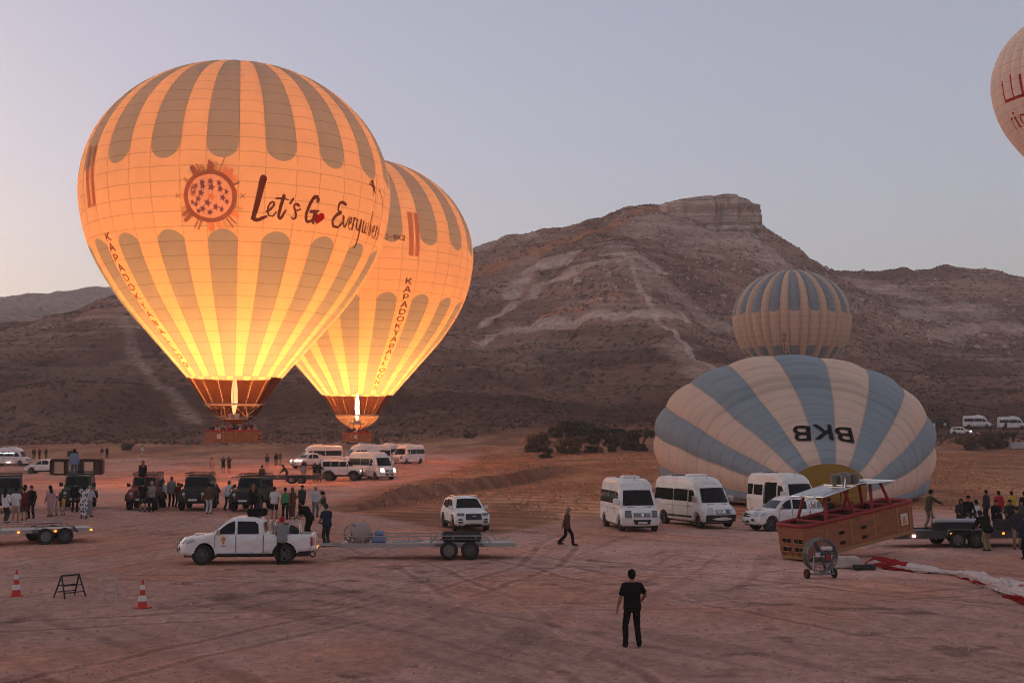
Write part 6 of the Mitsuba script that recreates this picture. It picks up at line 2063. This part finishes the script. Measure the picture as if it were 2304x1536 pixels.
on_tr('loose_rods', 'pale tubes lying across the deck of the long trailer', 'rods', cat(tube([(2.0, -.6, .66), (3.2, .3, .70)], .025, 6), tube([(2.4, .4, .66), (3.3, -.5, .69)], .025, 6), tube([(3.6, -.7, .66), (3.9, -.7, 1.0)], .04, 6), tube([(6.3, .6, .66), (5.9, .5, 1.02)], .025, 6)), 'trailer_steel', 40)
rt = [k for k in scene if k.startswith('trailer_004__deck')][0]
mr = np.array(scene[rt]['to_world'].matrix)
on_tr('metal_box', 'dark flat box on the right trailer beside the standing man', 'box', box(2.4, 3.9, -.45, .45, .71, 1.02, .02), 'wear_charcoal', 30, mr)
on_tr('rolled_sheet', 'rolled silver sheet lying on the metal box of the right trailer', 'roll', T_apply(tube([(2.2, 0, 0), (4.2, .1, 0)], .10, 12), (0, -.2, 1.125)), 'wear_pale', 40, mr)
on_tr('dark_crate', 'dark crate at the far end of the right trailer', 'crate', box(5.3, 6.9, -.6, .6, .71, 1.15, .03), 'wear_charcoal', 30, mr)
ll = lamp((18, 12, 10), .02)
on_k = thing('tail_lamp', 'bright red and white lamp at the lower end of the right trailer', 'lamp')
put(on_k, box(.9, 1.0, -1.06, -.985, .48, .58, .02), 'lamp_red', 30, None, T(mr), emitter=lamp((3.0, 1.3, 1.0), .02))
# lamps seen inside the lit van
lm = np.array(scene[lv + '__body']['to_world'].matrix)
for i, xx in enumerate((-2.3, -1.2, -.3, .6)):
    part(lv, 'interior_lamp', VAN.side(sg.box(xx - .22, 1.86, xx + .22, 1.93), .03, -1), 'plate', True, None, T(lm), emitter=lamp((5, 6, 6), .02))
part(lv, 'step_lamp', VAN.side(sg.box(.0, .50, .3, .60), .03, -1), 'plate', True, None, T(lm), emitter=lamp((4, 5, 5), .02))
# the basket on its side beside the far pickup
x, y, z = stand_d(176, 152)
k = thing('wicker_basket', 'dark balloon basket lying on its side beside the far left pickup', 'balloon basket')
tw = at(x, y, z, 3)
ring = basket_mesh(6.0, 1.8, 1.2)
bm = ring_loft(ring, [0, .6, 1.2], [1, 1.01, 1.02])
bm2 = ring_loft(ring * .96, [.06, 1.2], [1, 1])
bm2.invert()
bb = cat(bm, bm2, extrude(sg.Polygon(ring), .05))
bb.apply_transform(trimesh.transformations.rotation_matrix(math.pi / 2, (1, 0, 0)))
bb.apply_translation((0, .6, .95))
part(k, 'tub', bb, 'wicker_inside', 30, None, tw)
for xx, c in ((-1.9, 'rope'), (-.3, 'rope'), (1.5, 'wear_cream')):
    part(k, 'panel', box(xx - .6, xx + .5, -.66, -.60, .18, 1.55, .01), c, False, None, tw)
part(k, 'frame', cat(tube([(-2.6, -.66, .1), (-2.6, -.9, 1.85), (2.4, -.9, 1.85), (2.6, -.66, .1)], .07, 6), tube([(-.9, -.66, .1), (-.9, -.8, 1.8)], .07, 6), tube([(.9, -.66, .1), (.9, -.8, 1.8)], .07, 6)), 'dark_metal', 40, None, tw)
# ------------------------------------------------------------------ plants
def leaf_fn(a, b):
    def fn(p, n, uv):
        return mix(a, b, smoothstep(0.3, 0.7, fbm(p.x / 0.9, p.y / 0.9, p.z / 0.7, 3)))
    return fn


matte('leaf_green', mikit.proc(leaf_fn((0.075, 0.062, 0.026), (0.035, 0.034, 0.018))))
matte('leaf_olive', mikit.proc(leaf_fn((0.19, 0.112, 0.058), (0.105, 0.062, 0.036))))
matte('bark', (0.09, 0.06, 0.045))


def leaves(w, dpt, h, n, seed, size=.16, low=0.06):
    """Small leaf blades through the lobes of a crown."""
    r = np.random.default_rng(seed)
    lob = np.column_stack([r.uniform(-.55, .55, 11) * w / 2, r.uniform(-.55, .55, 11) * dpt / 2, r.uniform(low, .66, 11) * h])
    lr = r.uniform(.22, .42, 11)
    i = r.integers(0, 11, n)
    v = r.normal(size=(n, 3))
    v /= np.linalg.norm(v, axis=1, keepdims=True)
    v *= (r.uniform(.15, 1, n) ** .5)[:, None]
    c = lob[i] + v * lr[i][:, None] * [w * .55, dpt * .55, h * .50]
    keep = (c[:, 2] > .0) & (meshkit.fbm(c / [w * .16, dpt * .16, h * .16], 2, seed) > .40)
    c = c[keep]
    n = len(c)
    a = r.normal(size=(n, 3))
    a /= np.linalg.norm(a, axis=1, keepdims=True)
    b = np.cross(a, r.normal(size=(n, 3)))
    b /= np.linalg.norm(b, axis=1, keepdims=True)
    s = size * r.uniform(.6, 1.4, n)[:, None]
    V = np.stack([c - a * s, c + b * s * .45, c + a * s, c - b * s * .45], 1).reshape(-1, 3)
    k = np.arange(n)[:, None] * 4
    F = np.vstack([k + [0, 1, 2], k + [0, 2, 3]])
    return trimesh.Trimesh(V, F, process=False)


def stems(w, dpt, h, seed):
    r = np.random.default_rng(seed)
    out = []
    for _ in range(7):
        x, y = r.uniform(-.32, .32) * w, r.uniform(-.32, .32) * dpt
        out.append(tube([(x * .2, y * .2, -.15), (x * .55, y * .55, h * .3), (x, y, h * .62)], [.05 * h / 3 + .02, .035 * h / 3 + .012, .012], 5))
    return cat(out)


BUSH = []
for i in range(4):
    P_ = Proto()
    P_.add('trunk', stems(1, 1, 1, 70 + i), 'bark', 40)
    P_.add('crown', leaves(1, 1, 1, 7000, 80 + i, .026), 'leaf_green', False)
    BUSH.append(P_)


def bush(px, py, w, h, i, label, b='leaf_green', d=None, group=None):
    x, y, z = stand(px, py) if d is None else stand_d(px, d)
    d = y
    sw, sh_ = w * d / FOC, h * d / FOC
    tw = T().translate([x, y, z]).rotate([0, 0, 1], float(i * 77 % 360)).scale([float(sw), float(sw), float(sh_)])
    BUSH[i % 4].place('bush', tw, label, 'bush', group, {'leaf_green': b})


for i, (px, py, w, h, b, lab) in enumerate([
        (1212, 1016, 62, 50, 'leaf_olive', 'broad rounded bush leftmost of the row behind the field'), (1228, 1030, 44, 22, 'leaf_green', 'low bush at the foot of the leftmost rounded bush'),
        (1258, 984, 46, 30, 'leaf_green', 'small bush higher up the slope behind the leftmost pair'), (1292, 996, 92, 56, 'leaf_green', 'wide dark bush left of centre in the row behind the field'),
        (1285, 1020, 66, 46, 'leaf_olive', 'yellowish bush in front of the wide dark bush'), (1338, 1018, 54, 40, 'leaf_green', 'compact dark bush in the middle of the row'),
        (1376, 1016, 40, 40, 'leaf_green', 'narrow dark bush right of the compact one'), (1352, 985, 60, 26, 'leaf_green', 'flat bush behind the middle of the row'),
        (1412, 1012, 70, 52, 'leaf_olive', 'large olive bush left of the lying balloon'), (1440, 1014, 64, 48, 'leaf_green', 'dark bush nearest the lying balloon'), (1392, 984, 56, 24, 'leaf_green', 'flat bush behind the large olive bush'),
        (2180, 1012, 70, 46, 'leaf_olive', 'olive bush at the field edge, left of a taller one at the right'), (2228, 1010, 80, 62, 'leaf_olive', 'tallest bush below the vans on the rise'), (2262, 1004, 50, 40, 'leaf_green', 'dark bush nearest the right edge below the rise'),
        (162, 1034, 32, 30, 'leaf_green', 'lone bush beyond the far left pickup'), (290, 1012, 40, 22, 'leaf_green', 'low bush at the foot of the left hill'), (1055, 985, 34, 16, 'leaf_olive', 'low bush at the foot of the hill right of the balloons'), (1640, 905, 30, 15, 'leaf_green', 'small bush on the slope above the lying balloon')]):
    k_ = 1.28 if 1180 < px < 1460 else 1.0
    bush(px, py, w * k_, h * k_, i, lab, b)

# scrub and tussocks past counting: one mesh each
def scatter_tufts(px0, px1, d0, d1, n, seed, test, hs, ws, blades):
    r = np.random.default_rng(seed)
    a = np.arctan((r.uniform(px0, px1, n) - 1152) / FOC)
    d = np.sqrt(r.uniform(d0 ** 2, d1 ** 2, n))
    x, y = d * np.tan(a), d
    k = test(x, y)
    x, y = x[k], y[k]
    z = tz(x, y)
    n = len(x)
    h = r.uniform(*hs, n) * (.5 + meshkit.noise(np.column_stack([x / 8, y / 8, x * 0]), seed))
    w = r.uniform(*ws, n)
    V, F = [], []
    for b in range(blades):
        t = r.uniform(0, 2 * np.pi, n)
        u = np.column_stack([np.cos(t), np.sin(t), 0 * t])
        lean = r.normal(0, .35, (n, 3)) * [1, 1, 0]
        c = np.column_stack([x, y, z - .03]) + np.column_stack([r.normal(0, .25, n) * w, r.normal(0, .25, n) * w, 0 * w])
        p0, p1 = c - u * w[:, None] * .35, c + u * w[:, None] * .35
        p2 = c + (np.array([0, 0, 1.0]) + lean) * h[:, None]
        V.append(np.stack([p0, p1, p2], 1).reshape(-1, 3))
        F.append(np.arange(n)[:, None] * 3 + [0, 1, 2] + b * n * 3)
    return trimesh.Trimesh(np.vstack(V), np.vstack(F), process=False)


def in_grass(x, y):
    return (y > np.interp(x, gpts[:, 0], gpts[:, 1]) + 1.0) & (x > np.interp(y, rpts[:, 1], rpts[:, 0]) + 1.0)


matte('straw', mikit.proc(leaf_fn((0.68, 0.36, 0.215), (0.46, 0.235, 0.14))))
gt = scatter_tufts(740, 2400, 66, 215, 26000, 5, lambda x, y: in_grass(x, y) & (meshkit.fbm(np.column_stack([x / 7, y / 9, x * 0]), 3, 77) > .45), (.07, .24), (.10, .30), 4)
put('dry_grass', gt, 'straw', False)
labels['dry_grass'] = {'kind': 'stuff', 'label': 'dry straw coloured grass tufts on the field', 'category': 'grass'}
matte('scrub_leaf', mikit.proc(leaf_fn((0.14, 0.078, 0.060), (0.068, 0.040, 0.033))))
pal = [np.asarray(p) for ls in LINES.values() for _, p in ls]


def off_lines(x, y):
    d = np.full(len(x), 1e9)
    for p in pal:
        d = np.minimum(d, shapely.distance(shapely.points(x, y), sg.LineString(p)))
    return (d > 5) & (meshkit.fbm(np.column_stack([x / 30, y / 30, x * 0]), 3, 78) > .36)


sb = scatter_tufts(-60, 2360, 238, 690, 60000, 6, off_lines, (.12, .50), (.3, 1.1), 4)
put('scrub', sb, 'scrub_leaf', False)
labels['scrub'] = {'kind': 'stuff', 'label': 'low dark scrub dotted over the hillsides', 'category': 'scrub'}
# stones on the gravel
def stones(px0, px1, d0, d1, n, seed, mu, sg_, test=None):
    r = np.random.default_rng(seed)
    d = d0 + (d1 - d0) * r.random(n) ** 1.6
    x = (r.uniform(px0, px1, n) - 1152) / FOC * d
    if test is not None:
        k = test(x, d)
        x, d = x[k], d[k]
    n = len(x)
    z = tz(x, d)
    ico = trimesh.creation.icosahedron()
    s = np.exp(r.normal(mu, sg_, n))
    V = ico.vertices[None] * (s[:, None] * r.uniform(.6, 1.3, (n, 3)))[:, None] + np.column_stack([x, d, z + s * .15])[:, None]
    F = ico.faces[None] + (np.arange(n) * 12)[:, None, None]
    return trimesh.Trimesh(V.reshape(-1, 3), F.reshape(-1, 3), process=False)


matte('stone', mikit.proc(lambda p, n, uv: mix((0.52, 0.33, 0.28), (0.33, 0.20, 0.165), noise(p.x * 3, p.y * 3, 1.0))))
put('pebbles', cat(stones(-60, 2370, 24, 60, 11000, 9, -4.2, .42), stones(-60, 2370, 24, 85, 1200, 10, -3.3, .35)), 'stone', False)
labels['pebbles'] = {'kind': 'stuff', 'label': 'small stones strewn over the gravel', 'category': 'stones'}
under = sg.LineString([U(px, 700, d)[:2] for px, d in ((1440, 548), (1560, 528), (1660, 522), (1735, 528), (1790, 560))]).buffer(24)
crag = sg.LineString([U(px, 700, d)[:2] for px, d in ((1330, 455), (1470, 450), (1560, 470))]).buffer(14)
matte('boulder_rock', mikit.proc(cliff_color))
put('boulders', cat(stones(1380, 1820, 480, 560, 900, 12, -.75, .5, lambda x, d: shapely.contains_xy(under, x, d)), stones(1200, 1640, 420, 500, 800, 13, -1.0, .5, lambda x, d: shapely.contains_xy(crag, x, d)), stones(1860, 2330, 500, 680, 700, 14, -.7, .5)), 'boulder_rock', False)
labels['boulders'] = {'kind': 'stuff', 'label': 'fallen blocks strewn under the cliff and on the ledges', 'category': 'boulders'}
# ------------------------------------------------------------------ the morning haze
scene['air'] = {'type': 'homogeneous', 'albedo': rgb(0.96, 0.94, 0.93), 'sigma_t': 0.00032}
scene['haze'] = {'type': 'cube', 'to_world': T().translate([0, 0, 61]).scale([1700, 1700, 71]), 'bsdf': {'type': 'null'}, 'interior': {'type': 'ref', 'id': 'air'}}
labels['haze'] = {'kind': 'stuff', 'label': 'thin dusty morning haze over the whole field', 'category': 'haze'}
scene['camera']['medium'] = {'type': 'ref', 'id': 'air'}
